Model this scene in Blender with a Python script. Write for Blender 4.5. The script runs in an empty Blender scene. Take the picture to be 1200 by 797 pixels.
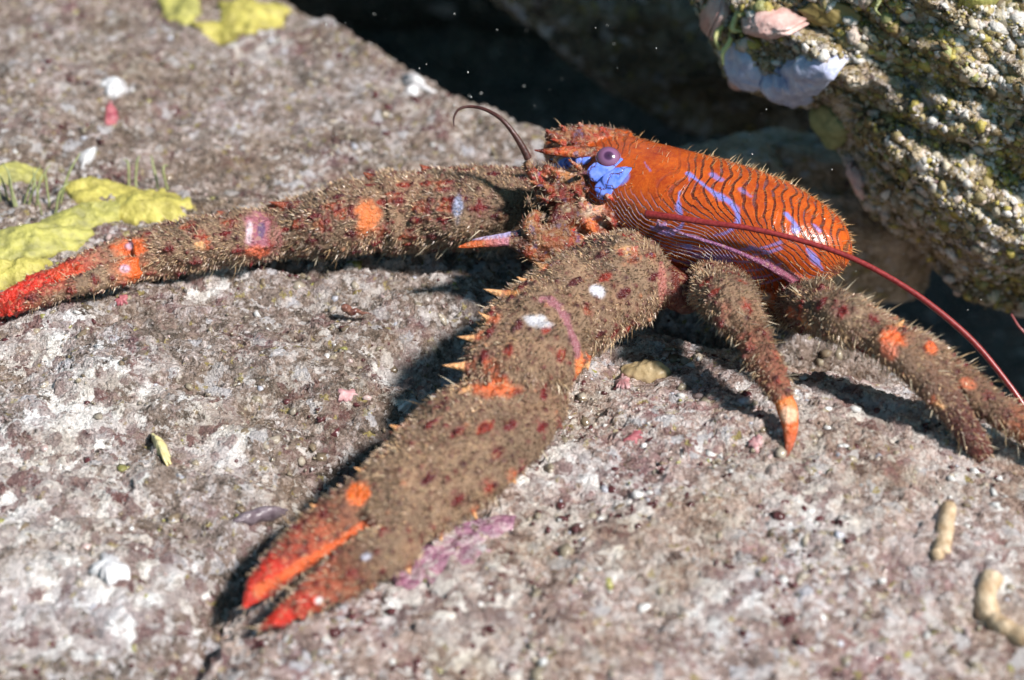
import bpy, bmesh, math, random
import numpy as np
from mathutils import Vector, kdtree
from mathutils.bvhtree import BVHTree

# 1 Blender unit = 1 cm
scene = bpy.context.scene
scene.unit_settings.system = 'METRIC'
scene.unit_settings.scale_length = 0.01
col = scene.collection
rng = np.random.default_rng(7)
random.seed(7)

# ------------------------------------------------------------------ camera
PITCH = math.radians(35)
F = np.array([0, math.cos(PITCH), -math.sin(PITCH)])
U = np.array([0, math.sin(PITCH), math.cos(PITCH)])
R = np.array([1.0, 0, 0])
CAM = np.array([0, 0, 0.4]) - 20 * F
cd = bpy.data.cameras.new('camera'); cam = bpy.data.objects.new('camera', cd); col.objects.link(cam)
cam.location = CAM; cam.rotation_euler = (math.pi/2 - PITCH, 0, 0)
cd.lens = 60; cd.sensor_width = 36; cd.clip_start = 0.5; cd.clip_end = 2000
cd.dof.use_dof = True; cd.dof.focus_distance = 19.6; cd.dof.aperture_fstop = 0.22
scene.camera = cam

# ------------------------------------------------------------------ light
TRAVEL = Vector((-0.74, 0.52, -1.0)).normalized()
sun_el = math.asin(-TRAVEL.z); sun_az = math.atan2(-TRAVEL.x, -TRAVEL.y)
w = bpy.data.worlds.new('World'); scene.world = w; w.use_nodes = True
wn = w.node_tree.nodes; wl = w.node_tree.links
bg = wn['Background']
sky = wn.new('ShaderNodeTexSky'); sky.sky_type = 'NISHITA'; sky.sun_disc = False
sky.sun_elevation = sun_el; sky.sun_rotation = sun_az
water = wn.new('ShaderNodeMix'); water.data_type = 'RGBA'; water.blend_type = 'MULTIPLY'; water.inputs[0].default_value = 1.0
water.inputs[7].default_value = (0.50, 0.86, 0.80, 1)          # daylight filtered green by the water
wl.new(sky.outputs[0], water.inputs[6]); wl.new(water.outputs[2], bg.inputs['Color']); bg.inputs['Strength'].default_value = 0.07
sd = bpy.data.lights.new('sun', 'SUN'); sd.energy = 5.0; sd.angle = math.radians(5); sd.color = (1.0, 0.955, 0.915)
so = bpy.data.objects.new('sun', sd); col.objects.link(so); so.location = (8, -8, 20)
so.rotation_euler = TRAVEL.to_track_quat('-Z', 'Y').to_euler()
vs = scene.view_settings
vs.view_transform = 'Standard'; vs.look = 'None'; vs.gamma = 1; vs.use_curve_mapping = False; vs.exposure = 0.6

# ------------------------------------------------------------------ maths helpers
def ray(px, py): return F + R*((px-600)/2000.0) + U*((398.5-py)/2000.0)
def D(px, py, d): return CAM + ray(px, py)*d
def G(px, py, z):
    r = ray(px, py); return CAM + r*((z-CAM[2])/r[2])
def pxsize(p): return float(np.dot(np.asarray(p)-CAM, F))/2000.0       # cm per photo pixel at a point

def _h(ix, iy, iz, s):
    n = (ix*374761393 + iy*668265263 + iz*2147483647 + s*1274126177) & 0xffffffff
    n = ((n ^ (n >> 13))*1274126177) & 0xffffffff
    n = ((n ^ (n >> 16))*2246822519) & 0xffffffff
    return ((n ^ (n >> 15)) & 0xffffff)/float(0xffffff)
def vnoise(P, s=0):
    P = np.asarray(P, float); I = np.floor(P).astype(np.int64); f = P-I; f = f*f*f*(f*(f*6-15)+10)
    x, y, z = I[..., 0], I[..., 1], I[..., 2]; fx, fy, fz = f[..., 0], f[..., 1], f[..., 2]
    out = 0
    for dx in (0, 1):
        for dy in (0, 1):
            for dz in (0, 1):
                out = out + _h(x+dx, y+dy, z+dz, s)*(fx if dx else 1-fx)*(fy if dy else 1-fy)*(fz if dz else 1-fz)
    return out*2-1
def fbm(P, s=0, o=4, g=0.5, l=2.03):
    a = 1; t = 0; P = np.asarray(P, float)
    for k in range(o):
        t = t + a*vnoise(P*(l**k) + 17.3*k, s+k); a *= g
    return t
def sst(a, b, x):
    t = np.clip((x-a)/(b-a), 0, 1); return t*t*(3-2*t)
def sdpoly(X, Y, pl):
    """signed distance to an open polyline, positive on its left"""
    best = np.full(X.shape, 1e9); sg = np.zeros(X.shape)
    for (x0, y0), (x1, y1) in zip(pl[:-1], pl[1:]):
        dx, dy = x1-x0, y1-y0; L = dx*dx+dy*dy
        t = np.clip(((X-x0)*dx+(Y-y0)*dy)/L, 0, 1)
        ex, ey = X-x0-t*dx, Y-y0-t*dy; d = np.hypot(ex, ey)
        c = dx*(Y-y0)-dy*(X-x0)
        m = d < best; best = np.where(m, d, best); sg = np.where(m, np.sign(c), sg)
    return best*sg
def smooth_poly(pl, n=6):
    pl = [np.array(p, float) for p in pl]; out = []
    P = [2*pl[0]-pl[1]]+pl+[2*pl[-1]-pl[-2]]
    for i in range(1, len(P)-2):
        for k in range(n):
            t = k/n; a, b, c, d = P[i-1], P[i], P[i+1], P[i+2]
            out.append(0.5*(2*b+(c-a)*t+(2*a-5*b+4*c-d)*t*t+(3*b-a-3*c+d)*t**3))
    out.append(P[-2]); return out

# ------------------------------------------------------------------ object helpers
def mesh_obj(name, verts, faces, mats=(), parent=None, smooth=True):
    me = bpy.data.meshes.new(name)
    V = np.asarray(verts, dtype=np.float32)
    if isinstance(faces, np.ndarray):
        nf, k = faces.shape
        me.vertices.add(len(V)); me.vertices.foreach_set('co', V.ravel())
        me.loops.add(nf*k); me.loops.foreach_set('vertex_index', faces.astype(np.int32).ravel())
        me.polygons.add(nf); me.polygons.foreach_set('loop_start', np.arange(0, nf*k, k, dtype=np.int32))
        me.update(calc_edges=True)
    else:
        me.from_pydata(V.tolist(), [], faces); me.update()
    me.polygons.foreach_set('use_smooth', np.full(len(me.polygons), smooth))
    for m in (mats if isinstance(mats, (list, tuple)) else [mats]): me.materials.append(m)
    o = bpy.data.objects.new(name, me); col.objects.link(o)
    if parent: o.parent = parent
    return o
def tag(o, label=None, cat=None, group=None, kind=None):
    if label: o['label'] = label
    if cat: o['category'] = cat
    if group: o['group'] = group
    if kind: o['kind'] = kind
    return o
def vattr(o, name, data, typ='FLOAT_COLOR'):
    a = o.data.attributes.new(name, typ, 'POINT')
    if typ == 'FLOAT_COLOR':
        d = np.ones((len(data), 4), np.float32); d[:, :3] = data; a.data.foreach_set('color', d.ravel())
    else: a.data.foreach_set('value', np.asarray(data, np.float32))
class MB:
    """collects closed pieces with a colour per vertex"""
    def __init__(s): s.V = []; s.Fc = []; s.C = []; s.n = 0
    def add(s, V, Fc, c):
        V = np.asarray(V, float); s.V.append(V); s.Fc += [tuple(i+s.n for i in f) for f in Fc]
        c = np.asarray(c, float)
        s.C.append(np.tile(c, (len(V), 1)) if c.ndim == 1 else c); s.n += len(V)
    def arr(s): return np.concatenate(s.V), s.Fc, np.concatenate(s.C)
def frames(P):
    T = np.gradient(P, axis=0); T /= np.linalg.norm(T, axis=1)[:, None]+1e-9
    return T
def tube(P, rad, seg=20, flat=1.0, up=None, cols=None, close=True):
    """swept tube; rad (n,), flat = thickness/width (thickness measured along 'up')"""
    P = np.asarray(P, float); n = len(P); T = frames(P); rad = np.broadcast_to(rad, (n,)); flat = np.broadcast_to(flat, (n,))
    up = np.array([0, 0, 1.0]) if up is None else np.asarray(up, float)
    V = []; prev = up
    for i in range(n):
        b = prev - T[i]*np.dot(prev, T[i])
        if np.linalg.norm(b) < 1e-4: b = np.array([0.3, 1, 0.1]) - T[i]*np.dot([0.3, 1, 0.1], T[i])
        b /= np.linalg.norm(b); s = np.cross(T[i], b); prev = b
        a = np.arange(seg)*2*math.pi/seg
        V.append(P[i] + rad[i]*(np.cos(a)[:, None]*s + flat[i]*np.sin(a)[:, None]*b))
    V = np.concatenate(V); Fc = []
    for i in range(n-1):
        for k in range(seg):
            a0 = i*seg+k; a1 = i*seg+(k+1) % seg; Fc.append((a0, a1, a1+seg, a0+seg))
    C = None
    if cols is not None: C = np.repeat(np.asarray(cols, float), seg, axis=0)
    if close:
        V = np.concatenate([V, [P[0]-T[0]*rad[0]*0.3, P[-1]+T[-1]*rad[-1]*0.3]])
        for k in range(seg):
            Fc.append((n*seg, (k+1) % seg, k)); Fc.append((n*seg+1, (n-1)*seg+k, (n-1)*seg+(k+1) % seg))
        if C is not None: C = np.concatenate([C, C[:1], C[-1:]])
    return V, Fc, C
def resamp(ctrl, n=8):
    return np.array(smooth_poly(ctrl, n))
def blob(center, radii, rot=None, sub=3, amp=0.12, fr=2.0, seed=0):
    bm = bmesh.new(); bmesh.ops.create_icosphere(bm, subdivisions=sub, radius=1)
    V = np.array([v.co[:] for v in bm.verts]); Fc = [tuple(v.index for v in f.verts) for f in bm.faces]; bm.free()
    V = V*(1+amp*fbm(V*fr+seed*3.7, seed, 3))[:, None]*np.asarray(radii, float)
    if rot is not None: V = V @ np.asarray(rot, float)
    return V+np.asarray(center), Fc
def rotz(a):
    c, s = math.cos(a), math.sin(a); return np.array([[c, s, 0], [-s, c, 0], [0, 0, 1.0]])
def basis(x, z):
    x = np.asarray(x, float)/np.linalg.norm(x); z = np.asarray(z, float); z = z-x*np.dot(x, z); z /= np.linalg.norm(z)
    return np.array([x, np.cross(z, x), z])       # rows: local axes in world

# ------------------------------------------------------------------ node helpers
class NT:
    def __init__(s, name):
        s.m = bpy.data.materials.new(name); s.m.use_nodes = True; s.t = s.m.node_tree; s.n = s.t.nodes; s.l = s.t.links
        s.b = s.n['Principled BSDF']; s.out = s.n['Material Output']
        s.tc = s.n.new('ShaderNodeTexCoord').outputs['Object']
    def lk(s, a, b):
        if isinstance(a, (int, float)): b.default_value = a
        elif isinstance(a, tuple): b.default_value = a if len(a) == len(b.default_value) else (*a, 1)
        else: s.l.new(a, b)
    def math(s, op, a, b=0.0, c=0.0, clamp=False):
        n = s.n.new('ShaderNodeMath'); n.operation = op; n.use_clamp = clamp
        s.lk(a, n.inputs[0]); s.lk(b, n.inputs[1]); s.lk(c, n.inputs[2]); return n.outputs[0]
    def map(s, scale=(1, 1, 1), rot=(0, 0, 0), loc=(0, 0, 0), v=None):
        n = s.n.new('ShaderNodeMapping'); s.lk(v or s.tc, n.inputs[0]); n.inputs['Scale'].default_value = scale
        n.inputs['Rotation'].default_value = rot; n.inputs['Location'].default_value = loc; return n.outputs[0]
    def noise(s, scale, detail=4, rough=0.55, v=None, dist=0):
        n = s.n.new('ShaderNodeTexNoise'); s.lk(v or s.tc, n.inputs['Vector']); n.inputs['Scale'].default_value = scale
        n.inputs['Detail'].default_value = detail; n.inputs['Roughness'].default_value = rough; n.inputs['Distortion'].default_value = dist
        return n.outputs['Fac'], n.outputs['Color']
    def vor(s, scale, v=None, feat='F1', rnd=1.0):
        n = s.n.new('ShaderNodeTexVoronoi'); n.feature = feat; s.lk(v or s.tc, n.inputs['Vector'])
        n.inputs['Scale'].default_value = scale; n.inputs['Randomness'].default_value = rnd
        return n.outputs['Distance'], n.outputs.get('Color')
    def ramp(s, f, stops, interp='LINEAR'):
        n = s.n.new('ShaderNodeValToRGB'); s.lk(f, n.inputs[0]); r = n.color_ramp; r.interpolation = interp
        while len(r.elements) < len(stops): r.elements.new(0.5)
        for e, (p, c) in zip(r.elements, stops):
            e.position = p; e.color = (*c, 1) if isinstance(c, tuple) else (c, c, c, 1)
        return n.outputs['Color']
    def mix(s, f, a, b, mode='MIX'):
        n = s.n.new('ShaderNodeMix'); n.data_type = 'RGBA'; n.blend_type = mode
        s.lk(f, n.inputs[0]); s.lk(a, n.inputs[6]); s.lk(b, n.inputs[7]); return n.outputs[2]
    def rng(s, f, a, b, c=0.0, d=1.0):
        n = s.n.new('ShaderNodeMapRange'); s.lk(f, n.inputs[0])
        for i, x in enumerate((a, b, c, d)): n.inputs[i+1].default_value = x
        return n.outputs[0]
    def vadd(s, a, b, k):
        n = s.n.new('ShaderNodeVectorMath'); n.operation = 'MULTIPLY_ADD'
        s.lk(b, n.inputs[0]); n.inputs[1].default_value = (k, k, k); s.lk(a, n.inputs[2]); return n.outputs[0]
    def sepx(s, c):
        n = s.n.new('ShaderNodeSeparateColor'); s.lk(c, n.inputs[0]); return n.outputs
    def attr(s, name):
        n = s.n.new('ShaderNodeAttribute'); n.attribute_name = name; return n.outputs
    def bump(s, h, strength=0.5, dist=0.02):
        n = s.n.new('ShaderNodeBump'); n.inputs['Strength'].default_value = strength; n.inputs['Distance'].default_value = dist
        s.lk(h, n.inputs['Height']); s.lk(n.outputs[0], s.b.inputs['Normal'])
    def disp(s, h, scale, mid=0.0):
        n = s.n.new('ShaderNodeDisplacement'); n.inputs['Scale'].default_value = scale; n.inputs['Midlevel'].default_value = mid
        s.lk(h, n.inputs['Height']); s.lk(n.outputs[0], s.out.inputs['Displacement']); s.m.displacement_method = 'BOTH'
    def fin(s, color, rough=0.5, spec=0.5, coat=0.0, sss=0.0):
        s.lk(color, s.b.inputs['Base Color']); s.lk(rough, s.b.inputs['Roughness']); s.b.inputs['Specular IOR Level'].default_value = spec
        s.b.inputs['Coat Weight'].default_value = coat; s.b.inputs['Coat Roughness'].default_value = 0.15
        if sss:
            s.b.inputs['Subsurface Weight'].default_value = sss; s.b.inputs['Subsurface Scale'].default_value = 0.05
        return s.m

def rock_material(name, tones, patch, patch_amt, white, yellow, amp=0.05, cell=7.0, maroon=(0.060, 0.010, 0.018), stretch=(1, 1, 1), rot=(0, 0, 0), seed=0.0, patch2=None):
    m = NT(name)
    v = m.map(stretch, rot, (seed, seed*2, seed*3))
    warp = m.noise(4.5, 5, 0.7, v)[1]
    v1 = m.vadd(v, warp, 0.30)
    fine = m.noise(26, 5, 0.7, v)[0]
    v2 = m.vadd(v1, m.noise(19, 4, 0.7, v)[1], 0.09)
    dA, cA = m.vor(cell, v2); dB, cB = m.vor(cell*2.6, v2)
    dC, cC = m.vor(cell*0.42, v2)
    ca = m.sepx(cA); cb = m.sepx(cB); cc = m.sepx(cC)
    big = m.noise(0.55, 4, 0.6, v)[0]; mid = m.noise(1.9, 5, 0.65, v)[0]
    base = m.ramp(m.math('ADD', m.math('ADD', m.math('MULTIPLY', mid, 0.55), m.math('MULTIPLY', ca[0], 0.26)), m.math('ADD', m.math('MULTIPLY', cb[0], 0.24), m.math('MULTIPLY', fine, 0.35))), [(0.48, tones[0]), (0.62, tones[1]), (0.76, tones[2]), (0.95, tones[3])])
    # patches of encrusting growth
    pm = m.math('MULTIPLY', m.rng(m.noise(1.3, 5, 0.7, m.map((1, 1, 1), (0, 0, 0), (9.1, 3.3, 1.7), v))[0], 0.60-patch_amt, 0.68-patch_amt), m.rng(cb[1], 0.3, 0.55))
    c = m.mix(pm, base, m.mix(cb[0], patch[0], patch[1]))
    if patch2:
        pm2 = m.math('MULTIPLY', m.rng(m.noise(0.9, 5, 0.7, m.map((1, 1, 1), (0, 0, 0), (2.1, 8.3, 5.7), v))[0], 0.54, 0.64), m.rng(ca[1], 0.25, 0.6))
        c = m.mix(pm2, c, m.mix(cb[2], patch2[0], patch2[1]))
    # single pale and yellow grains
    c = m.mix(m.math('MULTIPLY', m.rng(cb[0], 1-white, 1-white*0.6), m.rng(big, 0.3, 0.6)), c, (0.74, 0.72, 0.73))
    c = m.mix(m.rng(ca[2], 1-white*0.35, 1-white*0.2), c, (0.55, 0.54, 0.58))
    c = m.mix(m.rng(cb[2], 1-yellow, 1-yellow*0.6), c, (0.36, 0.29, 0.09))
    mar = m.noise(3.8, 6, 0.75, m.map((1, 1, 1), (0, 0, 0), (5.1, 0.3, 7.7), v))[0]
    st_ = m.attr('stain')['Fac']; pl_ = m.attr('pale')['Fac']
    c = m.mix(m.math('MULTIPLY', m.rng(m.math('MULTIPLY_ADD', st_, 0.15, mar), 0.575, 0.62), m.rng(cb[1], 0.12, 0.3, 0.3, 1.0)), c, m.mix(ca[0], maroon, (0.16, 0.05, 0.05)))
    c = m.mix(m.math('MULTIPLY', m.rng(m.math('MULTIPLY_ADD', pl_, 0.07, m.noise(4.2, 5, 0.72, m.map((1, 1, 1), (0, 0, 0), (3.1, 6.3, 0.7), v))[0]), 0.58, 0.70), m.rng(ca[2], 0.1, 0.5)), c, (0.66, 0.62, 0.61))
    c = m.mix(m.rng(fine, 0.3, 0.75), m.mix(0.35, c, (0.02, 0.015, 0.01)), m.mix(0.12, c, (0.7, 0.68, 0.62)))
    hA = m.math('SUBTRACT', 1.0, m.math('POWER', dA, 1.4)); hB = m.math('SUBTRACT', 1.0, m.math('POWER', dB, 1.4))
    hC = m.math('SUBTRACT', 1.0, dC)
    wet = m.noise(0.75, 4, 0.62, m.map((1, 1, 1), (0, 0, 0), (7.7, 1.3, 4.1), v))[0]
    c = m.mix(1.0, c, m.ramp(wet, [(0.34, (0.78, 0.69, 0.58)), (0.50, (0.97, 0.92, 0.88)), (0.66, (1.0, 0.98, 1.0))]), 'MULTIPLY')
    h = m.math('MULTIPLY', hA, m.math('ADD', 0.25, m.math('MULTIPLY', ca[0], 1.1)))
    h = m.math('MULTIPLY_ADD', hB, m.math('MULTIPLY_ADD', cb[1], 0.6, 0.1), h)
    h = m.math('MULTIPLY_ADD', hC, m.math('MULTIPLY', cc[0], 1.9), h)
    h = m.math('MULTIPLY_ADD', mid, 2.2, h)
    h = m.math('MULTIPLY_ADD', fine, 0.5, h)
    m.disp(h, amp, 2.2)
    rough = m.rng(cb[0], 0, 1, 0.09, 0.50)
    return m.fin(c, rough, 0.75)

def plain(name, c1, c2, scale=12, rough=0.45, bump=0.4, bd=0.02, sss=0.0, coat=0.0, spec=0.5, detail=4):
    m = NT(name); n = m.noise(scale, detail, 0.6)[0]; n2 = m.noise(scale*3.7, 3, 0.6)[0]
    c = m.mix(m.rng(n, 0.35, 0.65), c1, c2)
    m.bump(m.math('MULTIPLY_ADD', n2, 0.5, n), bump, bd)
    return m.fin(c, rough, spec, coat, sss)

TONES_L = [(0.050, 0.032, 0.022), (0.185, 0.132, 0.105), (0.325, 0.245, 0.210), (0.66, 0.58, 0.58)]
TONES_R = [(0.10, 0.048, 0.040), (0.31, 0.212, 0.180), (0.54, 0.41, 0.375), (0.82, 0.74, 0.72)]
M_left = rock_material('left_rock_crust', TONES_L, ((0.10, 0.03, 0.035), (0.28, 0.15, 0.13)), 0.04, 0.17, 0.025, 0.060, 6.5, (1, 1.0, 1), seed=1.0, patch2=((0.09, 0.022, 0.035), (0.30, 0.14, 0.15)))
M_right = rock_material('right_rock_crust', TONES_R, ((0.20, 0.09, 0.09), (0.42, 0.27, 0.27)), 0.08, 0.24, 0.025, 0.055, 6.5, (1, 1, 1), seed=4.0, patch2=((0.22, 0.075, 0.09), (0.46, 0.28, 0.28)))
M_over = rock_material('overhang_crust', [(0.05, 0.035, 0.012), (0.32, 0.23, 0.105), (0.62, 0.50, 0.32), (0.90, 0.83, 0.73)],
                       ((0.20, 0.17, 0.03), (0.38, 0.30, 0.08)), 0.05, 0.20, 0.12, 0.060, 5.5, (1, 1, 1), seed=7.0, patch2=((0.40, 0.36, 0.36), (0.55, 0.45, 0.42)))
M_back = rock_material('background_crust', [(0.30, 0.22, 0.14), (0.50, 0.40, 0.27), (0.66, 0.56, 0.42), (0.80, 0.74, 0.64)],
                       ((0.18, 0.15, 0.04), (0.3, 0.2, 0.12)), 0.03, 0.08, 0.04, 0.06, 4.0, seed=11.0)  # tones brightened to stand in for light the overhang blocks
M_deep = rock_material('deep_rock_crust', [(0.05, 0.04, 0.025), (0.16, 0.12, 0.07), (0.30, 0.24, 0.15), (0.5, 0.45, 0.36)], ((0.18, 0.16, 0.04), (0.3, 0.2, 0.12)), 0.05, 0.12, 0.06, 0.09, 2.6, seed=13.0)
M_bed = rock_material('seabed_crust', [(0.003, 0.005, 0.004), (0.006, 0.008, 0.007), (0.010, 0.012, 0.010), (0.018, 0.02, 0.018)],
                      ((0.03, 0.05, 0.04), (0.05, 0.05, 0.04)), 0.0, 0.02, 0.0, 0.08, 2.0, seed=15.0)  # near-black tones paint the deep shade of the crevice into the rock

# ------------------------------------------------------------------ the rocks the animal stands on
def toxy(pl, z=0.2): return [tuple(G(x, y, z)[:2]) for x, y in pl]
EDGE = toxy([(-900, -420), (-300, -330), (120, -90), (330, -5), (450, 62), (560, 112), (650, 146), (740, 178), (850, 235), (950, 300), (1030, 350), (1110, 388), (1220, 430), (1500, 520), (2200, 640)])
BOUND = toxy([(75, 1300), (135, 1000), (205, 800), (262, 685), (318, 612), (386, 545), (455, 492), (520, 450), (575, 400), (620, 335), (690, 300), (800, 330), (1000, 370), (1200, 400), (1700, 480)])
CREST = toxy([(540, 300), (680, 395), (790, 425), (870, 462), (980, 486), (1100, 518), (1200, 545), (1400, 590), (2200, 700)])
EDGE = [tuple(p) for p in smooth_poly(EDGE, 4)]; BOUND = [tuple(p) for p in smooth_poly(BOUND, 4)]; CREST = [tuple(p) for p in smooth_poly(CREST, 4)]
def drop(X, Y):
    d = sdpoly(X, Y, EDGE)      # positive beyond the edge
    e = np.clip(d+0.5, 0, None)
    return np.minimum(1.0*e**1.6, 6.5)
def zL(X, Y):
    P = np.stack([X, Y, 0*X], -1)
    z = 0.25 - 0.03*X + 0.16*fbm(P*0.45, 3, 3) + 0.10*fbm(P*np.array([1.1, 2.4, 1]), 5, 4) - 0.10*np.clip(fbm(P*1.5+4, 12, 3)-0.25, 0, 1) + 0.025*fbm(P*5.5, 8, 3)
    s = -sdpoly(X, Y, BOUND)                     # positive on the right boulder's side
    z = z - 0.45*np.exp(-np.clip(-s, 0, None)/0.3) - 0.9*sst(0, 0.7, s)
    c = G(506, 425, 0.0); z = z - 0.35*np.exp(-((((X-c[0])*0.8+(Y-c[1])*0.6)/0.75)**2+(((X-c[0])*-0.6+(Y-c[1])*0.8)/0.42)**2)**1.4)
    return z - drop(X, Y)
def zR(X, Y):
    P = np.stack([X, Y, 0*X], -1)
    s = -sdpoly(X, Y, BOUND)
    k = sdpoly(X, Y, CREST)
    z = 0.30 + 0.10*fbm(P*0.5, 23, 3) + 0.055*fbm(P*np.array([1.6, 2.4, 1]), 25, 4) + 0.03*fbm(P*6.0, 28, 3)
    c = G(940, 560, 0.3); z = z + 0.38*np.exp(-((X-c[0])**2+(Y-c[1])**2)/7.0)
    t = np.clip(1-s/1.0, 0, 6); z = z - 0.62*t**2.2
    z = z - 0.55*sst(0.0, 1.1, k) - 0.05*np.clip(k, 0, 8)
    return z - drop(X, Y)
def spots(P, L):
    o = np.zeros(len(P))
    for (x, y, r) in L:
        c = G(x, y, 0.2); o = np.maximum(o, np.exp(-((P[:, 0]-c[0])**2+((P[:, 1]-c[1])*0.8)**2)/(1.5*r*pxsize(c))**2))
    return o*2-1.0*0.35
FAR = []
def heightfield(name, fn, x0, x1, y0, y1, step, mat, label, cat, stain=(), pale=()):
    xs = np.arange(x0, x1+1e-6, step); ys = np.arange(y0, y1+1e-6, step)
    X, Y = np.meshgrid(xs, ys); Z = np.clip(fn(X, Y), -7, 4)
    ny, nx = X.shape
    rim = np.zeros_like(Z, bool); rim[0] = rim[-1] = True; rim[:, 0] = rim[:, -1] = True
    Z = np.where(rim, -7.0, Z)
    V = np.stack([X, Y, Z], -1).reshape(-1, 3)
    i = np.arange(nx-1)[None, :]+nx*np.arange(ny-1)[:, None]; i = i.ravel()
    Fc = np.stack([i, i+1, i+1+nx, i+nx], 1)
    o = mesh_obj(name, V, Fc, mat); vattr(o, 'stain', spots(V, stain), 'FLOAT'); vattr(o, 'pale', spots(V, pale), 'FLOAT'); return tag(o, label, cat)
heightfield('boulder', zL, -10.5, 9.5, -8.5, 13.0, 0.030, M_left, 'broad grey-brown rock slab sloping across the left under the far claw', 'rock',
    [(90, 500, 60), (40, 590, 80), (150, 700, 60), (110, 600, 45), (60, 420, 40), (250, 520, 40), (40, 720, 70), (180, 700, 40), (300, 60, 30), (30, 380, 30), (470, 430, 30), (240, 340, 30)], [(60, 300, 40), (300, 575, 40), (190, 470, 50), (440, 330, 70), (520, 360, 50), (120, 110, 40), (480, 100, 40), (60, 640, 40), (340, 440, 60), (590, 130, 40)])
heightfield('boulder', zR, -6.0, 10.5, -8.5, 5.5, 0.027, M_right, 'pale grainy pink-grey boulder filling the lower right under the legs', 'rock',
    [(560, 740, 45), (490, 700, 40), (900, 500, 30), (1010, 520, 40), (700, 640, 50), (1120, 520, 40), (640, 560, 40), (960, 650, 40), (850, 720, 40), (1150, 700, 30)], [(780, 460, 90), (900, 600, 90), (1100, 600, 90), (780, 750, 90), (1080, 740, 90), (620, 620, 50), (940, 540, 60)])
def ztop(X, Y): return np.maximum(zL(X, Y), zR(X, Y))
def zat(x, y): return float(ztop(np.array([x]), np.array([y]))[0])
def hit(px, py):
    r = ray(px, py); ts = np.arange(12, 40, 0.01); P = CAM + ts[:, None]*r
    k = np.nonzero(P[:, 2] < ztop(P[:, 0], P[:, 1]))[0][0]; p = P[k]
    e = 0.12; nx = (zat(p[0]-e, p[1])-zat(p[0]+e, p[1]))/(2*e); ny = (zat(p[0], p[1]-e)-zat(p[0], p[1]+e))/(2*e)
    n = np.array([nx, ny, 1]); return p, n/np.linalg.norm(n)

# seabed far below the gap
xs = np.linspace(-150, 150, 260); X, Y = np.meshgrid(xs, xs); X = np.sign(X)*np.abs(X)**1.6/20; Y = np.sign(Y)*np.abs(Y)**1.6/20
Z = -6.0 + 0.5*fbm(np.stack([X, Y, 0*X], -1)*0.3, 40, 4)
i = (np.arange(259)[None, :]+260*np.arange(259)[:, None]).ravel()
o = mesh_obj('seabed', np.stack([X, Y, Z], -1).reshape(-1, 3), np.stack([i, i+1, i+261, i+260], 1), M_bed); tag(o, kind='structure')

# overhanging boulder, upper right
def overhang():
    out = [(860, -330), (775, -120), (795, -40), (815, 0), (832, 30), (842, 62), (852, 90), (885, 106), (930, 120), (955, 128), (972, 150), (990, 190), (1008, 225), (1040, 262), (1082, 296), (1112, 330), (1150, 352), (1200, 364), (1300, 420),
           (1700, 620), (2300, 500), (2500, -100), (2300, -800), (1500, -1000), (1050, -800), (900, -520)]
    pts = np.array(smooth_poly(out+[out[0]], 40)[:-1])
    seg = np.linalg.norm(np.roll(pts, -1, 0)-pts, axis=1); vis = (pts[:, 0] > 700) & (pts[:, 0] < 1350) & (pts[:, 1] > -160) & (pts[:, 1] < 470)
    wgt = seg*np.where(vis, 1.0, 0.12); cum = np.concatenate([[0], np.cumsum(wgt)]); N = 620
    tt = np.linspace(0, cum[-1], N, endpoint=False); cl = np.vstack([pts, pts[:1]])
    O = np.stack([np.interp(tt, cum, cl[:, k]) for k in (0, 1)], 1)
    ctr = np.array([1450.0, -80.0]); d0 = 23.6; K = 330
    rings = []; fs = 1-np.linspace(0, 1, K+1)[:-1]**1.15
    def pt(xy, dep): return CAM + dep[..., None]*(F+R*((xy[..., 0]-600)/2000)[..., None]+U*((398.5-xy[..., 1])/2000)[..., None])
    for f in fs: rings.append(pt(ctr+(O-ctr)*f, np.full(N, d0) - 3.0*np.sqrt(1-f**2+1e-9)*1.0))
    back = []
    for f in np.linspace(1, 0.02, 40)[1:]: back.append(pt(ctr+(O-ctr)*f, np.full(N, d0)+3.5*np.sqrt(1-f**2)))
    rs = back[::-1]+rings; V = np.concatenate(rs); nr = len(rs)
    ax = np.array([0.62, 0.25, -0.74]); ax /= np.linalg.norm(ax)     # run of the strata
    B = np.array([ax, np.cross(ax, -F)/np.linalg.norm(np.cross(ax, -F)), -F])
    Q = V @ B.T
    cdir = V-(CAM+F*d0*1.05+R*8+U*5); nrm = cdir/np.linalg.norm(cdir, axis=1)[:, None]
    nrm = 0.35*nrm - 0.75*F
    edge = np.concatenate([np.full(N, 1.0)]*nr)
    rid = 1-np.abs(fbm(Q*np.array([0.5, 1.7, 0.8]), 51, 4))*2
    a = 0.20*rid + 0.14*fbm(Q*np.array([1.2, 3.6, 2.4]), 55, 5) + 0.22*fbm(Q*0.5, 58, 2)
    V = V + nrm*a[:, None]
    Fc = []
    i = (np.arange(nr-1)[:, None]*N+np.arange(N)[None, :]); j = (np.arange(nr-1)[:, None]*N+((np.arange(N)+1) % N)[None, :])
    Fc = np.stack([i, j, j+N, i+N], -1).reshape(-1, 4)
    o = mesh_obj('boulder', V, Fc, M_over)
    me = o.data; bm = bmesh.new(); bm.from_mesh(me); bm.verts.ensure_lookup_table()
    bm.faces.new([bm.verts[k] for k in range(N)]); bm.faces.new([bm.verts[(nr-1)*N+k] for k in reversed(range(N))])
    bmesh.ops.recalc_face_normals(bm, faces=bm.faces)
    bm.to_mesh(me); bm.free()
    return tag(o, 'rough overhanging boulder crusted in yellow-brown and white nodules, top right', 'rock')
OV = overhang()
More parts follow.
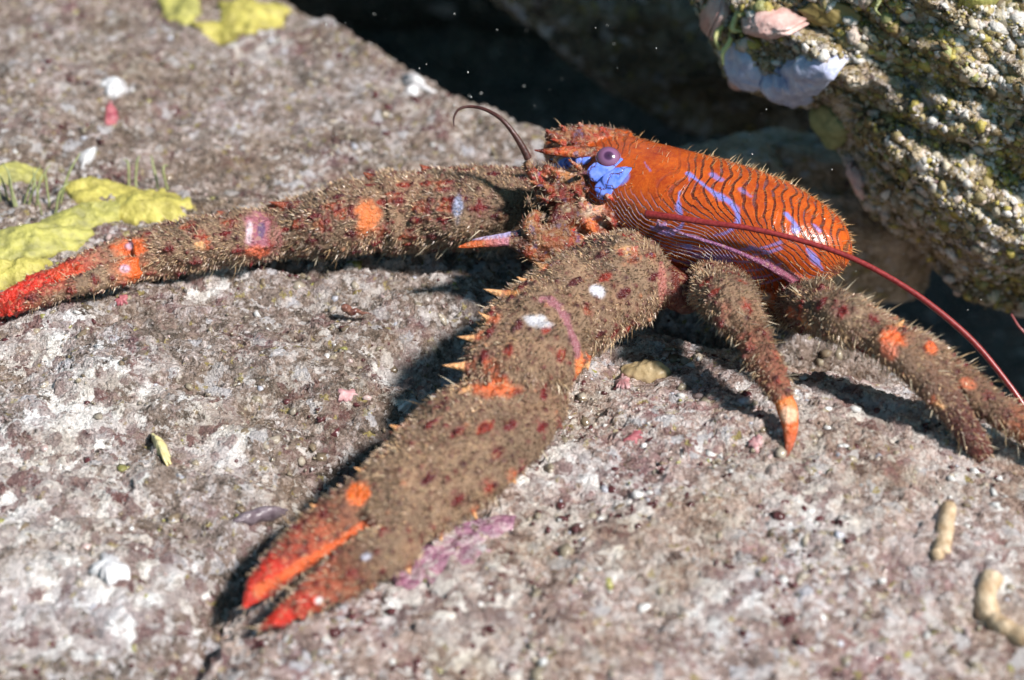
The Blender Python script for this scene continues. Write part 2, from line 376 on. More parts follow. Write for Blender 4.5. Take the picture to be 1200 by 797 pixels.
def cave_rock(c, radii, lab, seed, sub=6, rot=None, mat=None):
    V, Fc = blob((0, 0, 0), radii, rot, sub, 0.22, 1.3, seed)
    V = V*(1+0.03*fbm(V*1.5, seed+9, 4))[:, None]
    o = mesh_obj('boulder', V+np.asarray(c), Fc, mat or M_back); return tag(o, lab, 'rock')
cave_rock(D(895, 262, 25.5), (2.4, 1.5, 1.2), 'pale brown boulder out of focus just behind the animal back', 61)
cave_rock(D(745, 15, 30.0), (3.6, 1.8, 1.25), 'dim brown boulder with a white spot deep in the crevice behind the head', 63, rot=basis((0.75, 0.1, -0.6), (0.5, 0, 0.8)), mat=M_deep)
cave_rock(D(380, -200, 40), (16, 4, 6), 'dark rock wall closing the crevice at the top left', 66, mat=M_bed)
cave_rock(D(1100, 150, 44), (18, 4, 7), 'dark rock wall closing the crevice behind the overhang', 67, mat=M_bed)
# ------------------------------------------------------------------ the squat lobster
def above(px, py, h):
    """point on a photo ray at height h above the rock"""
    r = ray(px, py); ts = np.arange(13, 34, 0.02); P = CAM + ts[:, None]*r
    g = ztop(P[:, 0], P[:, 1]); k = np.nonzero(P[:, 2]-g < h)[0]
    return P[k[0]] if len(k) else G(px, py, h)
TAN = (0.27, 0.175, 0.110); BROWN = (0.19, 0.100, 0.055); ORANGE = (0.78, 0.13, 0.02); RED = (0.62, 0.025, 0.008); PINK = (0.50, 0.16, 0.20)
SHELL = (0.55, 0.10, 0.012); CREAM = (0.85, 0.62, 0.45)
src = MB()
def row(color, shell=0.0, fuzz=1.0, d=(0, 0, 0)): return np.array([*color, shell, fuzz, *d])
def limb(pts, cols, flat=0.85, up=(0, 0, 1), seg=26, fuzz=1.0, n=9, mode='h', warp=0.05, shell=0.0):
    """pts: (px, py, height above rock, radius in photo pixels); cols: colour or list along the limb"""
    W = []; Rr = []
    for p in pts:
        q = above(p[0], p[1], p[2]) if mode == 'h' else D(p[0], p[1], p[2]) if mode == 'd' else G(p[0], p[1], p[2])
        W.append([*q, p[3]*pxsize(q)])
    A = resamp(W, n); P = A[:, :3]; rad = np.maximum(A[:, 3], 0.012)
    rad = rad*(1+warp*fbm(P*3.1, 71, 3))
    T = frames(P); m = len(P)
    if isinstance(cols[0], (int, float)): cols = [cols]*2
    x = np.linspace(0, 1, len(cols)); t = np.linspace(0, 1, m); Cc = np.stack([np.interp(t, x, [c[k] for c in cols]) for k in range(3)], 1)
    ext = np.concatenate([Cc, np.full((m, 1), shell), np.full((m, 1), fuzz), T], 1)
    V, Fc, C = tube(P, rad, seg, flat, up, ext)
    src.add(V, Fc, C); return P, rad
# cephalothorax and folded tail: one lofted shell
BODY = [(640, 183, 1.62, 10), (655, 181, 1.62, 24), (680, 190, 1.6, 37), (715, 206, 1.56, 50), (750, 226, 1.52, 60), (800, 247, 1.46, 67), (850, 262, 1.40, 68), (900, 278, 1.33, 65), (940, 291, 1.26, 56), (966, 301, 1.2, 45), (982, 309, 1.15, 28), (989, 314, 1.12, 8)]
bw = []
for p in BODY:
    q = G(p[0], p[1], p[2]); bw.append([*q, p[3]*pxsize(q)])
bw = resamp(bw, 8); BP = bw[:, :3]; BR = bw[:, 3]
BT = frames(BP); BU = np.array([0, -0.10, 1.0])
seg = 72; ang = np.arange(seg)*2*math.pi/seg
V = []; ext = []
for i in range(len(BP)):
    up = BU - BT[i]*np.dot(BU, BT[i]); up /= np.linalg.norm(up); sd_ = np.cross(BT[i], up)       # side
    ca, sa = np.cos(ang), np.sin(ang)
    lower = np.where(sa < 0, 0.80, 0.95)
    rr = np.abs(ca)**2.4; 
    V.append(BP[i] + BR[i]*(1.12*np.sign(ca)[:, None]*(np.abs(ca)**0.92)[:, None]*sd_ + (lower*np.sign(sa)*np.abs(sa)**0.9)[:, None]*up))
V = np.concatenate(V); Fc = [(i*seg+k, i*seg+(k+1) % seg, (i+1)*seg+(k+1) % seg, (i+1)*seg+k) for i in range(len(BP)-1) for k in range(seg)]
V = np.concatenate([V, [BP[0], BP[-1]]]); nb = len(BP)*seg
Fc += [(nb, (k+1) % seg, k) for k in range(seg)]+[(nb+1, nb-seg+k, nb-seg+(k+1) % seg) for k in range(seg)]
ext = np.tile(row(SHELL, 1.0, 0.0), (len(V), 1)); ext[:, 5:8] = BT[len(BT)//2]
src.add(V, Fc, ext)
def bdepth(px, py, dz=0):
    k = np.argmin(np.abs([600+2000*np.dot(p-CAM, R)/np.dot(p-CAM, F)-px for p in BP])); return float(np.dot(BP[k]-CAM, F))+dz
# underside and leg bases
for (px, py, dz, r) in [(800, 318, 0.0, (0.9, 0.45, 0.35)), (880, 335, 0.1, (0.7, 0.4, 0.3)), (735, 300, -0.1, (0.6, 0.45, 0.4))]:
    V, Fc = blob(D(px, py, bdepth(px, py, dz)), r, None, 4, 0.1, 2, px); src.add(V, Fc, row((0.16, 0.028, 0.016), 0, 0.15))
# far claw, stretched to the left
limb([(660, 232, 1.2, 30), (625, 236, 1.0, 44), (570, 243, 0.82, 54), (500, 246, 0.72, 54), (455, 249, 0.66, 51), (434, 252, 0.62, 42)], [BROWN, TAN, TAN, TAN])
limb([(446, 251, 0.6, 30), (428, 253, 0.6, 47), (390, 261, 0.58, 44), (345, 269, 0.52, 38), (312, 275, 0.48, 34), (302, 277, 0.46, 24)], [TAN, TAN, TAN, TAN, PINK])
limb([(312, 275, 0.44, 24), (296, 278, 0.46, 34), (250, 284, 0.44, 37), (200, 293, 0.42, 35), (162, 301, 0.38, 30), (150, 304, 0.36, 18)], [PINK, TAN, TAN, TAN, ORANGE])
limb([(165, 294, 0.38, 20), (140, 299, 0.38, 20), (95, 315, 0.34, 18), (45, 334, 0.26, 15), (10, 350, 0.2, 11), (-12, 362, 0.14, 4)], [ORANGE, TAN, RED, RED, RED], fuzz=0.45)
limb([(160, 314, 0.3, 17), (130, 322, 0.3, 17), (85, 337, 0.26, 14), (40, 351, 0.2, 12), (5, 364, 0.14, 9), (-12, 369, 0.1, 3)], [ORANGE, TAN, BROWN, RED, RED], fuzz=0.45)
# near claw, reaching to the lower left
UPN = (0.1, -0.25, 1)
limb([(772, 312, 1.22, 34), (752, 318, 1.22, 52), (715, 334, 1.22, 60), (670, 362, 1.17, 62), (645, 380, 1.12, 55)], [TAN, TAN, TAN, TAN], 0.8, UPN, mode='z')
limb([(662, 356, 1.24, 38), (646, 372, 1.24, 60), (622, 404, 1.22, 68), (606, 438, 1.14, 64), (602, 462, 1.02, 48), (600, 474, 0.94, 26)], [TAN, TAN, TAN, TAN], 0.70, UPN, mode='z')
limb([(640, 446, 0.86, 26), (622, 462, 0.94, 50), (598, 482, 0.98, 62), (560, 510, 0.96, 71), (518, 546, 0.90, 72), (478, 582, 0.84, 66), (450, 606, 0.78, 55), (436, 618, 0.72, 34)], [TAN, TAN, TAN, TAN], 0.50, UPN, mode='z')
limb([(468, 566, 0.76, 26), (440, 584, 0.78, 36), (405, 606, 0.74, 34), (370, 631, 0.66, 30), (335, 660, 0.57, 25), (306, 688, 0.47, 17), (284, 716, 0.38, 5)], [TAN, TAN, (0.25, 0.08, 0.04), (0.45, 0.07, 0.03), RED, RED], 0.65, UPN, fuzz=0.75, mode='z')
limb([(480, 630, 0.72, 24), (452, 645, 0.74, 33), (418, 664, 0.68, 30), (385, 684, 0.60, 25), (350, 706, 0.50, 19), (322, 724, 0.42, 13), (300, 739, 0.36, 4)], [TAN, TAN, (0.25, 0.08, 0.04), (0.45, 0.07, 0.03), RED, RED], 0.65, UPN, fuzz=0.75, mode='z')
# walking legs
limb([(808, 292, 1.05, 20), (826, 316, 1.05, 32), (850, 350, 0.95, 35), (870, 378, 0.82, 30), (880, 394, 0.75, 22)], [TAN, TAN, BROWN], 0.8)
limb([(872, 380, 0.78, 20), (886, 404, 0.66, 23), (900, 430, 0.5, 19), (912, 455, 0.36, 14), (919, 468, 0.3, 11)], [BROWN, (0.25, 0.09, 0.05), (0.3, 0.09, 0.05)], 0.9)
limb([(915, 462, 0.3, 10), (922, 478, 0.26, 12.5), (926, 498, 0.16, 10), (925, 518, 0.07, 6.5), (921, 541, 0.0, 1.5)], [ORANGE, (0.85, 0.25, 0.06), ORANGE, (0.6, 0.12, 0.04), (0.05, 0.02, 0.02)], 0.9, fuzz=0.0)
limb([(872, 342, 1.0, 20), (892, 348, 0.98, 28), (920, 352, 0.95, 32), (965, 364, 0.9, 33), (1010, 383, 0.84, 29), (1042, 398, 0.8, 26), (1052, 402, 0.78, 18)], [(0.6, 0.15, 0.05), TAN, TAN, TAN, ORANGE], 0.9)
limb([(1036, 396, 0.76, 18), (1054, 406, 0.75, 26), (1085, 424, 0.68, 27), (1120, 448, 0.58, 24), (1160, 476, 0.46, 20), (1210, 508, 0.34, 17), (1262, 545, 0.2, 12), (1300, 580, 0.02, 3)], [ORANGE, TAN, BROWN, BROWN, ORANGE, RED], 0.9)
limb([(960, 352, 0.8, 22), (1020, 392, 0.75, 22), (1085, 442, 0.6, 22), (1112, 474, 0.42, 20), (1134, 505, 0.22, 19), (1152, 535, 0.02, 14)], [BROWN, BROWN, (0.10, 0.02, 0.012), (0.12, 0.015, 0.01)], 0.9, fuzz=0.4)  # hindmost leg: outer end coloured darker to paint the shade on it
limb([(770, 325, 0.9, 24), (790, 340, 0.8, 24), (805, 352, 0.65, 18)], [(0.14, 0.025, 0.015)]*2, 0.9, fuzz=0.1)
# head: rostrum, spines, antenna bases and mouth limbs
hd = bdepth(690, 200)
def hl(pts, c, **k):
    k.setdefault('fuzz', 0.25); k.setdefault('seg', 14); k.setdefault('n', 6)
    limb([(p[0], p[1], hd+p[2], p[3]) for p in pts], c, mode='d', **k)
OB = (0.50, 0.11, 0.03); RB = (0.36, 0.06, 0.025); AM = (0.42, 0.17, 0.06)
hl([(735, 172, -0.1, 22), (700, 164, -0.2, 18), (668, 160, -0.3, 14), (640, 160, -0.4, 5)], [SHELL, RB, RB])                 # rostrum
hl([(700, 180, -0.5, 9), (670, 178, -0.6, 8), (645, 178, -0.66, 5), (626, 176, -0.7, 1.5)], [OB, OB, ORANGE, RED], fuzz=0.0)
for (a, b, c, d, z, r) in [(672, 160, 655, 146, -0.35, 7), (690, 158, 678, 144, -0.3, 7), (712, 160, 704, 148, -0.25, 8), (650, 162, 640, 152, -0.4, 6), (662, 168, 646, 163, -0.5, 6), (730, 166, 722, 156, -0.25, 8), (684, 168, 668, 166, -0.5, 6)]:
    hl([(a, b, z, r), ((a+c)/2, (b+d)/2, z-0.04, r*0.62), (c, d, z-0.08, 1.5)], [RB, OB, RED], n=5)
hl([(745, 240, -0.45, 12), (728, 243, -0.7, 12), (742, 249, -0.85, 10), (762, 251, -0.9, 8)], [AM, PINK, RB])                     # antenna base
hl([(700, 215, -0.5, 16), (672, 212, -0.68, 14), (650, 205, -0.78, 10), (638, 196, -0.85, 7)], [OB, AM, RB])
hl([(650, 235, -0.6, 14), (633, 214, -0.8, 11), (622, 200, -0.85, 8), (617, 190, -0.9, 6)], [RB, (0.4, 0.02, 0.01), AM])        # antennule base
hl([(690, 235, -0.5, 20), (665, 228, -0.72, 16), (640, 228, -0.8, 11), (628, 240, -0.8, 7)], [OB, RED, AM])
hl([(725, 285, -0.5, 26), (695, 262, -0.7, 24), (668, 248, -0.85, 18), (655, 262, -0.95, 15), (660, 282, -0.95, 10)], [ORANGE, OB, RB, AM])
hl([(705, 296, -0.5, 28), (672, 292, -0.8, 26), (640, 282, -0.95, 24), (622, 268, -1.0, 15), (630, 248, -1.0, 9)], [OB, AM, (0.40, 0.13, 0.05), AM])
hl([(660, 302, -0.8, 18), (632, 296, -0.95, 18), (608, 286, -1.0, 11), (597, 284, -1.02, 7)], [AM, OB, AM])
hl([(606, 282, -1.0, 6.5), (575, 284, -1.05, 6.5), (552, 287, -1.1, 5), (536, 290, -1.12, 1.5)], [(0.45, 0.2, 0.3), OB, ORANGE], fuzz=0.0)
hl([(615, 272, -0.95, 5), (590, 277, -1.0, 4.5), (568, 280, -1.05, 3.5), (553, 281, -1.06, 1.2)], [(0.35, 0.3, 0.55), (0.5, 0.42, 0.6)], fuzz=0.0)
hl([(735, 262, -0.75, 16), (712, 252, -0.85, 14), (690, 250, -0.9, 9), (676, 258, -0.95, 6)], [PINK, ORANGE, CREAM, OB])
for k in range(34):     # small bristly palps and spines over the mouth
    a0, b0 = rng.uniform(612, 735), rng.uniform(196, 300)
    if a0 > 690 and b0 < 236: continue
    tt = rng.uniform(-2.6, -0.2)+math.pi/2*(rng.random() < 0.4)*3; L_ = rng.uniform(10, 24); z0 = -rng.uniform(0.85, 1.0); r0 = rng.uniform(2.5, 5)
    hl([(a0, b0, z0+0.1, r0), (a0-L_*0.5*abs(math.cos(tt)), b0+L_*0.5*math.sin(tt), z0-0.03, r0*0.8), (a0-L_*abs(math.cos(tt)), b0+L_*math.sin(tt), z0-0.06, 1.0)], [RB, [OB, AM, (0.5, 0.03, 0.02), CREAM][k % 4], ORANGE], n=4, fuzz=0.3)
for k in range(26):     # small knobs over the mouth parts
    a = rng.uniform(632, 720); b = rng.uniform(205, 300); r = rng.uniform(3.5, 7)
    q = D(a, b, hd-rng.uniform(0.75, 1.05)); V, Fc = blob(q, [r*0.0095]*3, None, 2, 0.2, 2, k)
    src.add(V, Fc, row([RED, OB, AM, (0.12, 0.02, 0.02), CREAM, PINK][k % 6], 0, 0.1))
# slim folded cleaning leg against the flank
bd = bdepth(870, 290)
limb([(772, 264, bdepth(780, 260)-0.74, 3), (800, 274, bd-0.77, 2.6), (850, 290, bd-0.77, 3.0), (892, 308, bd-0.76, 4.0), (918, 322, bd-0.70, 6), (940, 334, bd-0.55, 9), (955, 344, bd-0.35, 10)], [(0.32, 0.18, 0.36), (0.26, 0.09, 0.20), (0.28, 0.08, 0.13), (0.36, 0.10, 0.10)], mode='d', fuzz=0.0, seg=14)

# spines and tubercles grown from the limbs
V0, F0, C0 = src.arr()
bvh0 = BVHTree.FromPolygons(V0.tolist(), F0)
def shoot(bvh, px, py):
    r = ray(px, py); r = r/np.linalg.norm(r); h = bvh.ray_cast(Vector(CAM), Vector(r))
    return (np.array(h[0]), np.array(h[1]), h[2]) if h[0] is not None else None
def cone(p, d, r, L, c0, c1, fz=0.0, seg=9):
    P = np.array([p-d*r*0.8, p, p+d*L*0.35, p+d*L*0.7, p+d*L]); rad = np.array([r*1.5, r*1.15, r*0.75, r*0.42, r*0.12])
    cc = np.array([c0, c0, c1, c1, c1], float); e = np.concatenate([cc, np.zeros((5, 1)), np.full((5, 1), fz), np.tile(d, (5, 1))], 1)
    Vv, Ff, Cv = tube(P, rad, seg, 1.0, np.array([0.31, 0.2, 0.9]), e); src.add(Vv, Ff, Cv)
tri = [f for f in F0]; cen = np.array([V0[list(f)].mean(0) for f in tri]); nrm = np.array([np.cross(V0[f[1]]-V0[f[0]], V0[f[2]]-V0[f[0]]) for f in tri])
ar = np.linalg.norm(nrm, axis=1); nrm = nrm/(ar[:, None]+1e-12); fz = C0[[f[0] for f in tri], 4]; dis = C0[[f[0] for f in tri], 5:8]
wgt = ar*(fz > 0.4); pick = rng.choice(len(tri), 1500, p=wgt/wgt.sum(), replace=False); kept = []
for k in pick:
    c = cen[k]; n = nrm[k]
    if any(np.dot(c-q, c-q) < 0.26**2 for q in kept[-900:]): continue
    if bvh0.ray_cast(Vector(c+n*0.02), Vector(n), 3.0)[0] is not None:
        n = -n
        if bvh0.ray_cast(Vector(c+n*0.02), Vector(n), 3.0)[0] is not None: continue
    if (c[0] < -0.9 and np.dot(c-CAM, F) < 19.0) and rng.random() < 0.8: continue       # the near hand carries only low tubercles
    kept.append(c); r = rng.uniform(0.022, 0.038); d = n+0.7*dis[k]+rng.normal(0, 0.15, 3); d /= np.linalg.norm(d)
    dark = [(0.16, 0.010, 0.010), (0.09, 0.010, 0.012), (0.26, 0.03, 0.015), (0.14, 0.012, 0.012)][rng.integers(4)]
    cone(c-n*0.015, d, r, r*rng.uniform(2.0, 3.0), dark, dark)
EDGE_SP = [(592, 346, -28, -8, 7), (560, 398, -26, -4, 7), (550, 430, -34, -2, 8), (575, 375, -16, -10, 5), (556, 455, -16, 2, 5), (640, 315, -18, -10, 6), (615, 330, -14, -8, 5),
           (340, 243, -30, -8, 6), (395, 243, -18, -3, 5), (490, 192, -12, -8, 5), (430, 205, -12, -8, 5), (255, 248, -10, -6, 4), (500, 244, -16, -2, 6), (528, 240, -12, 3, 6), (450, 268, -14, 4, 6), (380, 262, -12, 2, 6), (330, 243, -22, -3, 6), (465, 235, -12, -3, 6), (350, 262, -10, 3, 5), (222, 268, -9, -3, 5), (270, 262, -9, -3, 5), (240, 285, -9, 3, 5), (480, 275, -10, 4, 5), (520, 218, -10, -4, 6), (408, 250, -14, 2, 5),
           (1050, 385, 12, -12, 6), (940, 372, 12, 12, 5), (1095, 470, 10, 8, 4), (680, 425, -2, 16, 6), (690, 440, 2, 14, 6), (740, 300, -14, -8, 6), (460, 500, -12, -6, 5), (415, 548, -12, -6, 5), (370, 595, -10, -6, 4),
           (600, 560, 6, 10, 5), (560, 610, 6, 10, 5), (520, 640, 4, 10, 5), (480, 672, 4, 10, 5), (440, 700, 4, 9, 4)]
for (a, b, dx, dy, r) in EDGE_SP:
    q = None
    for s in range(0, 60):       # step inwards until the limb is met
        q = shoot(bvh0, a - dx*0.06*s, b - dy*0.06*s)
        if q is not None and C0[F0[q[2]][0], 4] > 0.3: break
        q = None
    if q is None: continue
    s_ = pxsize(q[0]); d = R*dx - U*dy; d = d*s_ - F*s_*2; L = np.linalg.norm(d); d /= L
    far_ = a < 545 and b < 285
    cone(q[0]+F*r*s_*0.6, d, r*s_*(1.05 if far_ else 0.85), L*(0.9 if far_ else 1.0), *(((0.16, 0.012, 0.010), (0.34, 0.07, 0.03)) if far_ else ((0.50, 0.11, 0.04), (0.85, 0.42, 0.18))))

tub = []
pick = rng.choice(len(tri), 5200, p=wgt/wgt.sum(), replace=False)
for k in pick:
    c = cen[k]; n = nrm[k]
    if any(np.dot(c-q, c-q) < 0.120**2 for q in tub): continue
    if bvh0.ray_cast(Vector(c+n*0.02), Vector(n), 3.0)[0] is not None:
        n = -n
        if bvh0.ray_cast(Vector(c+n*0.02), Vector(n), 3.0)[0] is not None: continue
    tub.append(c)
# fuse everything into one continuous skin
V1, F1, C1 = src.arr()
tmp = mesh_obj('tmp', V1, F1); md = tmp.modifiers.new('r', 'REMESH'); md.mode = 'VOXEL'; md.voxel_size = 0.0165; md.use_smooth_shade = True
dg = bpy.context.evaluated_depsgraph_get(); me = bpy.data.meshes.new_from_object(tmp.evaluated_get(dg)); bpy.data.objects.remove(tmp)
body = bpy.data.objects.new('body', me); col.objects.link(body)
nv = len(me.vertices); VX = np.empty(nv*3, np.float32); me.vertices.foreach_get('co', VX); VX = VX.reshape(-1, 3).astype(float)
# light smoothing of the voxel steps
ed = np.empty(len(me.edges)*2, np.int32); me.edges.foreach_get('vertices', ed); ed = ed.reshape(-1, 2)
deg = np.bincount(ed.ravel(), minlength=nv)[:, None]
for _ in range(2):
    acc = np.zeros_like(VX); np.add.at(acc, ed[:, 0], VX[ed[:, 1]]); np.add.at(acc, ed[:, 1], VX[ed[:, 0]]); VX = 0.5*VX+0.5*acc/np.maximum(deg, 1)
me.vertices.foreach_set('co', VX.astype(np.float32).ravel()); me.update()
me.polygons.foreach_set('use_smooth', np.ones(len(me.polygons), bool))
kd = kdtree.KDTree(len(V1))
for i, v in enumerate(V1): kd.insert(v, i)
kd.balance()
EX = np.zeros((nv, 8))
for i in range(nv):
    r = kd.find_n(VX[i], 3); ww = [1/(x[2]+0.004)**2 for x in r]; EX[i] = sum(a*C1[x[1]] for a, x in zip(ww, r))/sum(ww)
NX = np.empty(nv*3, np.float32); me.vertices.foreach_get('normal', NX); NX = NX.reshape(-1, 3).astype(float)
VX = VX + NX*((np.clip(EX[:, 4], 0, 1)*(1-EX[:, 3]))*(0.035*fbm(VX*2.4, 140, 2)+0.022*fbm(VX*6.5, 143, 2)))[:, None]
me.vertices.foreach_set('co', VX.astype(np.float32).ravel()); me.update()
tn = (fbm(VX*1.8, 150, 3)*0.30+fbm(VX*6, 153, 2)*0.22)*np.clip(EX[:, 4], 0, 1)
EX[:, :3] *= (1+tn)[:, None]*np.array([1, 1, 1]); EX[:, :3] += np.clip(fbm(VX*2.7, 156, 3)-0.25, 0, 1)[:, None]*(EX[:, 4:5] > 0.5)*np.array([0.05, 0.012, 0.0])
kv = kdtree.KDTree(nv)
for i in range(nv): kv.insert(VX[i], i)
kv.balance(); lift_ = np.zeros(nv)
for c in tub:
    if np.linalg.norm(c-CAM) < 1: continue
    near = kv.find_range(Vector(c), 0.075)
    if not near: continue
    tone_ = [(0.13, 0.010, 0.010), (0.07, 0.008, 0.010), (0.17, 0.015, 0.012), (0.10, 0.012, 0.010), (0.40, 0.16, 0.08)][rng.choice(5, p=[.32, .3, .1, .22, .06])]; r_ = rng.uniform(0.018, 0.034)
    for (co, i, dd_) in near:
        k_ = math.exp(-(dd_/r_)**2); lift_[i] += 0.045*k_; w_ = min(1, 1.5*k_)
        EX[i, :3] = EX[i, :3]*(1-w_)+np.array(tone_)*w_; EX[i, 4] *= 1-0.8*min(1, 1.3*k_)
VX = VX+NX*np.clip(lift_, 0, 0.05)[:, None]; me.vertices.foreach_set('co', VX.astype(np.float32).ravel()); me.update()
bvh = BVHTree.FromPolygons(VX.tolist(), [tuple(p.vertices) for p in me.polygons])
def paint(px, py, rpx, c, fuz=None, ry=None, hard=0.35, a=1.0):
    q = shoot(bvh, px, py)
    if q is None: return
    d = (VX-q[0])@np.stack([R, F*0.8, U], 1)/pxsize(q[0]); 
    dd = np.sqrt((d[:, 0]/rpx)**2+(d[:, 1]/max(rpx, ry or rpx))**2+(d[:, 2]/(ry or rpx))**2)+0.25*fbm(VX*7, 91, 2)
    m = (1-sst(1-hard, 1+hard, dd))*a; EX[:, :3] = EX[:, :3]*(1-m[:, None])+np.array(c)*m[:, None]
    if fuz is not None: EX[:, 4] = EX[:, 4]*(1-m)+fuz*m
paint(303, 260, 14, (0.36, 0.12, 0.15), 0.0, 19); paint(302, 283, 14, (0.34, 0.11, 0.15), 0.0, 16); paint(300, 296, 15, (0.62, 0.13, 0.06), 0.0, 9); paint(292, 272, 4, (0.8, 0.55, 0.6), 0.0, 14); paint(306, 270, 4, (0.15, 0.08, 0.16), 0, 10)  # thin pale streak on the pink ring is a painted glint
paint(154, 290, 20, ORANGE, 0.0, 12); paint(160, 312, 17, ORANGE, 0.0, 14); paint(152, 288, 6, (0.7, 0.4, 0.5)); paint(146, 314, 6, (0.7, 0.4, 0.5))
paint(430, 256, 14, (0.75, 0.18, 0.04), 0.1, 20, a=0.9); paint(536, 245, 6, (0.40, 0.45, 0.65), 0.2, 16, a=0.8)
paint(40, 335, 46, RED, 0.1, 14, a=0.7); paint(75, 318, 22, (0.7, 0.06, 0.01), 0.1, 12, a=0.8); paint(10, 358, 18, RED, 0.0)
paint(420, 578, 15, (0.9, 0.16, 0.02), 0.0, 16); paint(582, 455, 24, (0.75, 0.15, 0.04), 0.3, 14, a=0.9); paint(575, 432, 12, (0.6, 0.12, 0.04), 0.3, a=0.7)
paint(312, 672, 24, RED, 0.1, 20); paint(296, 695, 18, RED, 0.0)
for t_ in np.linspace(0, 1, 12): paint(430-125*t_, 617+75*t_, 9, (0.78, 0.14, 0.035), 0.0, 7, a=0.85)
paint(330, 722, 22, RED, 0, 10); paint(360, 704, 16, RED, 0.1, 10, a=0.9); paint(374, 704, 5, (0.7, 0.65, 0.65)); paint(430, 652, 6, (0.5, 0.5, 0.6))
paint(903, 346, 19, (0.80, 0.20, 0.07), 0.0, 18); paint(898, 348, 6, (0.9, 0.7, 0.6), 0); paint(925, 366, 16, (0.8, 0.16, 0.05), 0.1, 7, a=0.8)
paint(1046, 396, 15, (0.85, 0.14, 0.03), 0.1, 12); paint(1042, 410, 10, (0.8, 0.2, 0.1), 0.1, 14, a=0.8); paint(1090, 408, 8, ORANGE, 0.2, a=0.8)
paint(1135, 450, 10, (0.7, 0.16, 0.06), 0.3, 7, a=0.7); paint(924, 486, 10, (0.95, 0.55, 0.35), 0, 9)  # last dab paints a pale highlight on the orange leg tip
paint(630, 378, 16, (0.60, 0.58, 0.62), 0.1, 9); paint(700, 341, 9, (0.62, 0.60, 0.66), 0.1, 8); paint(600, 345, 9, (0.75, 0.3, 0.1), 0.2); paint(678, 430, 7, (0.85, 0.22, 0.06), 0.1, 16)
paint(776, 332, 5, (0.42, 0.12, 0.10), 0.2, 24, a=0.8); [paint(x_, y_, 6, (0.34, 0.13, 0.15), 0.0, 7, a=0.9) for x_, y_ in smooth_poly([(636, 352), (650, 356), (662, 372), (671, 392), (676, 415)], 4)]
paint(700, 268, 18, (0.85, 0.2, 0.05), 0.0, 14); paint(708, 262, 6, (0.9, 0.75, 0.6), 0); paint(650, 290, 22, (0.42, 0.13, 0.05), 0.2, 18)
paint(850, 365, 10, (0.35, 0.10, 0.06), 0.6, 10, a=0.6); paint(875, 400, 12, (0.45, 0.10, 0.06), 0.4, 12, a=0.6)
PX = 600+2000*((VX-CAM)@R)/((VX-CAM)@F); PY = 398.5-2000*((VX-CAM)@U)/((VX-CAM)@F)
mouth = (PX > 598) & (PX < 765) & (PY > 140) & (PY < 312) & (EX[:, 4] < 0.34) & (EX[:, 3] < 0.5)
nA = fbm(VX*9, 120, 3); nB = fbm(VX*17+3, 124, 3); nC = fbm(VX*13+8, 128, 2)
for msk, c_ in ((nA > 0.30, (0.08, 0.012, 0.010)), (nA < -0.50, (0.50, 0.22, 0.08)), (nB > 0.62, (0.65, 0.45, 0.36)), (nC > 0.50, (0.42, 0.025, 0.015)), (nC < -0.72, (0.22, 0.15, 0.30))):  # palest specks are painted highlights on the mouthparts
    k_ = mouth & msk; EX[k_, :3] = 0.4*EX[k_, :3]+0.6*np.array(c_)
EX[mouth, :3] *= (0.62+0.5*fbm(VX[mouth]*3, 133, 2)[:, None].clip(-0.6, 0.7))
# body coordinates: u along the axis, v round it
cum = np.concatenate([[0], np.cumsum(np.linalg.norm(np.diff(BP, axis=0), axis=1))])
dd = ((VX[:, None, :]-BP[None, ::2, :])**2).sum(2); kk = dd.argmin(1)*2
Tn = BT[kk]; rel = VX-BP[kk]; al = (rel*Tn).sum(1); uu = cum[kk]+al; rel = rel-Tn*al[:, None]
up = BU-Tn*(Tn@BU)[:, None]; up /= np.linalg.norm(up, axis=1)[:, None]; sdv = np.cross(Tn, up)
th = np.arctan2(-(rel*sdv).sum(1)*np.sign(sdv[:, 1].mean()), (rel*up).sum(1))       # positive towards the viewer
vv = th*0.62
print('BODYLEN', cum[-1], 'v', vv.min(), vv.max(), 'verts', nv)
q3 = np.stack([uu, vv, 0*uu], 1)
wf = sst(0.35, 1.10, vv)*(1-0.75*sst(2.4, 3.3, uu))
wav = 0.10*fbm(q3*1.6, 101, 3) + 0.03*fbm(q3*5.0, 103, 3)
phase = uu*1.15 - 0.85*wf*(uu-0.9) - 0.42*np.clip(vv, -2, 2) - 0.10*np.sin(vv*5+uu) - 0.75*wf*(vv-0.45) + 0.16*np.exp(-((uu-1.9)/0.45)**2)*wf + wav
phase = phase + 0.045*fbm(VX*2.6, 180, 2)
frac_ = np.mod(phase*7.8, 1.0)
dens = 1-0.72*np.exp(-(((uu-1.55)/0.50)**2)**1.5)*(1-sst(0.55, 0.8, vv)) - 0.5*np.exp(-((uu-0.7)/0.3)**2)          # the plain fields of the front dome
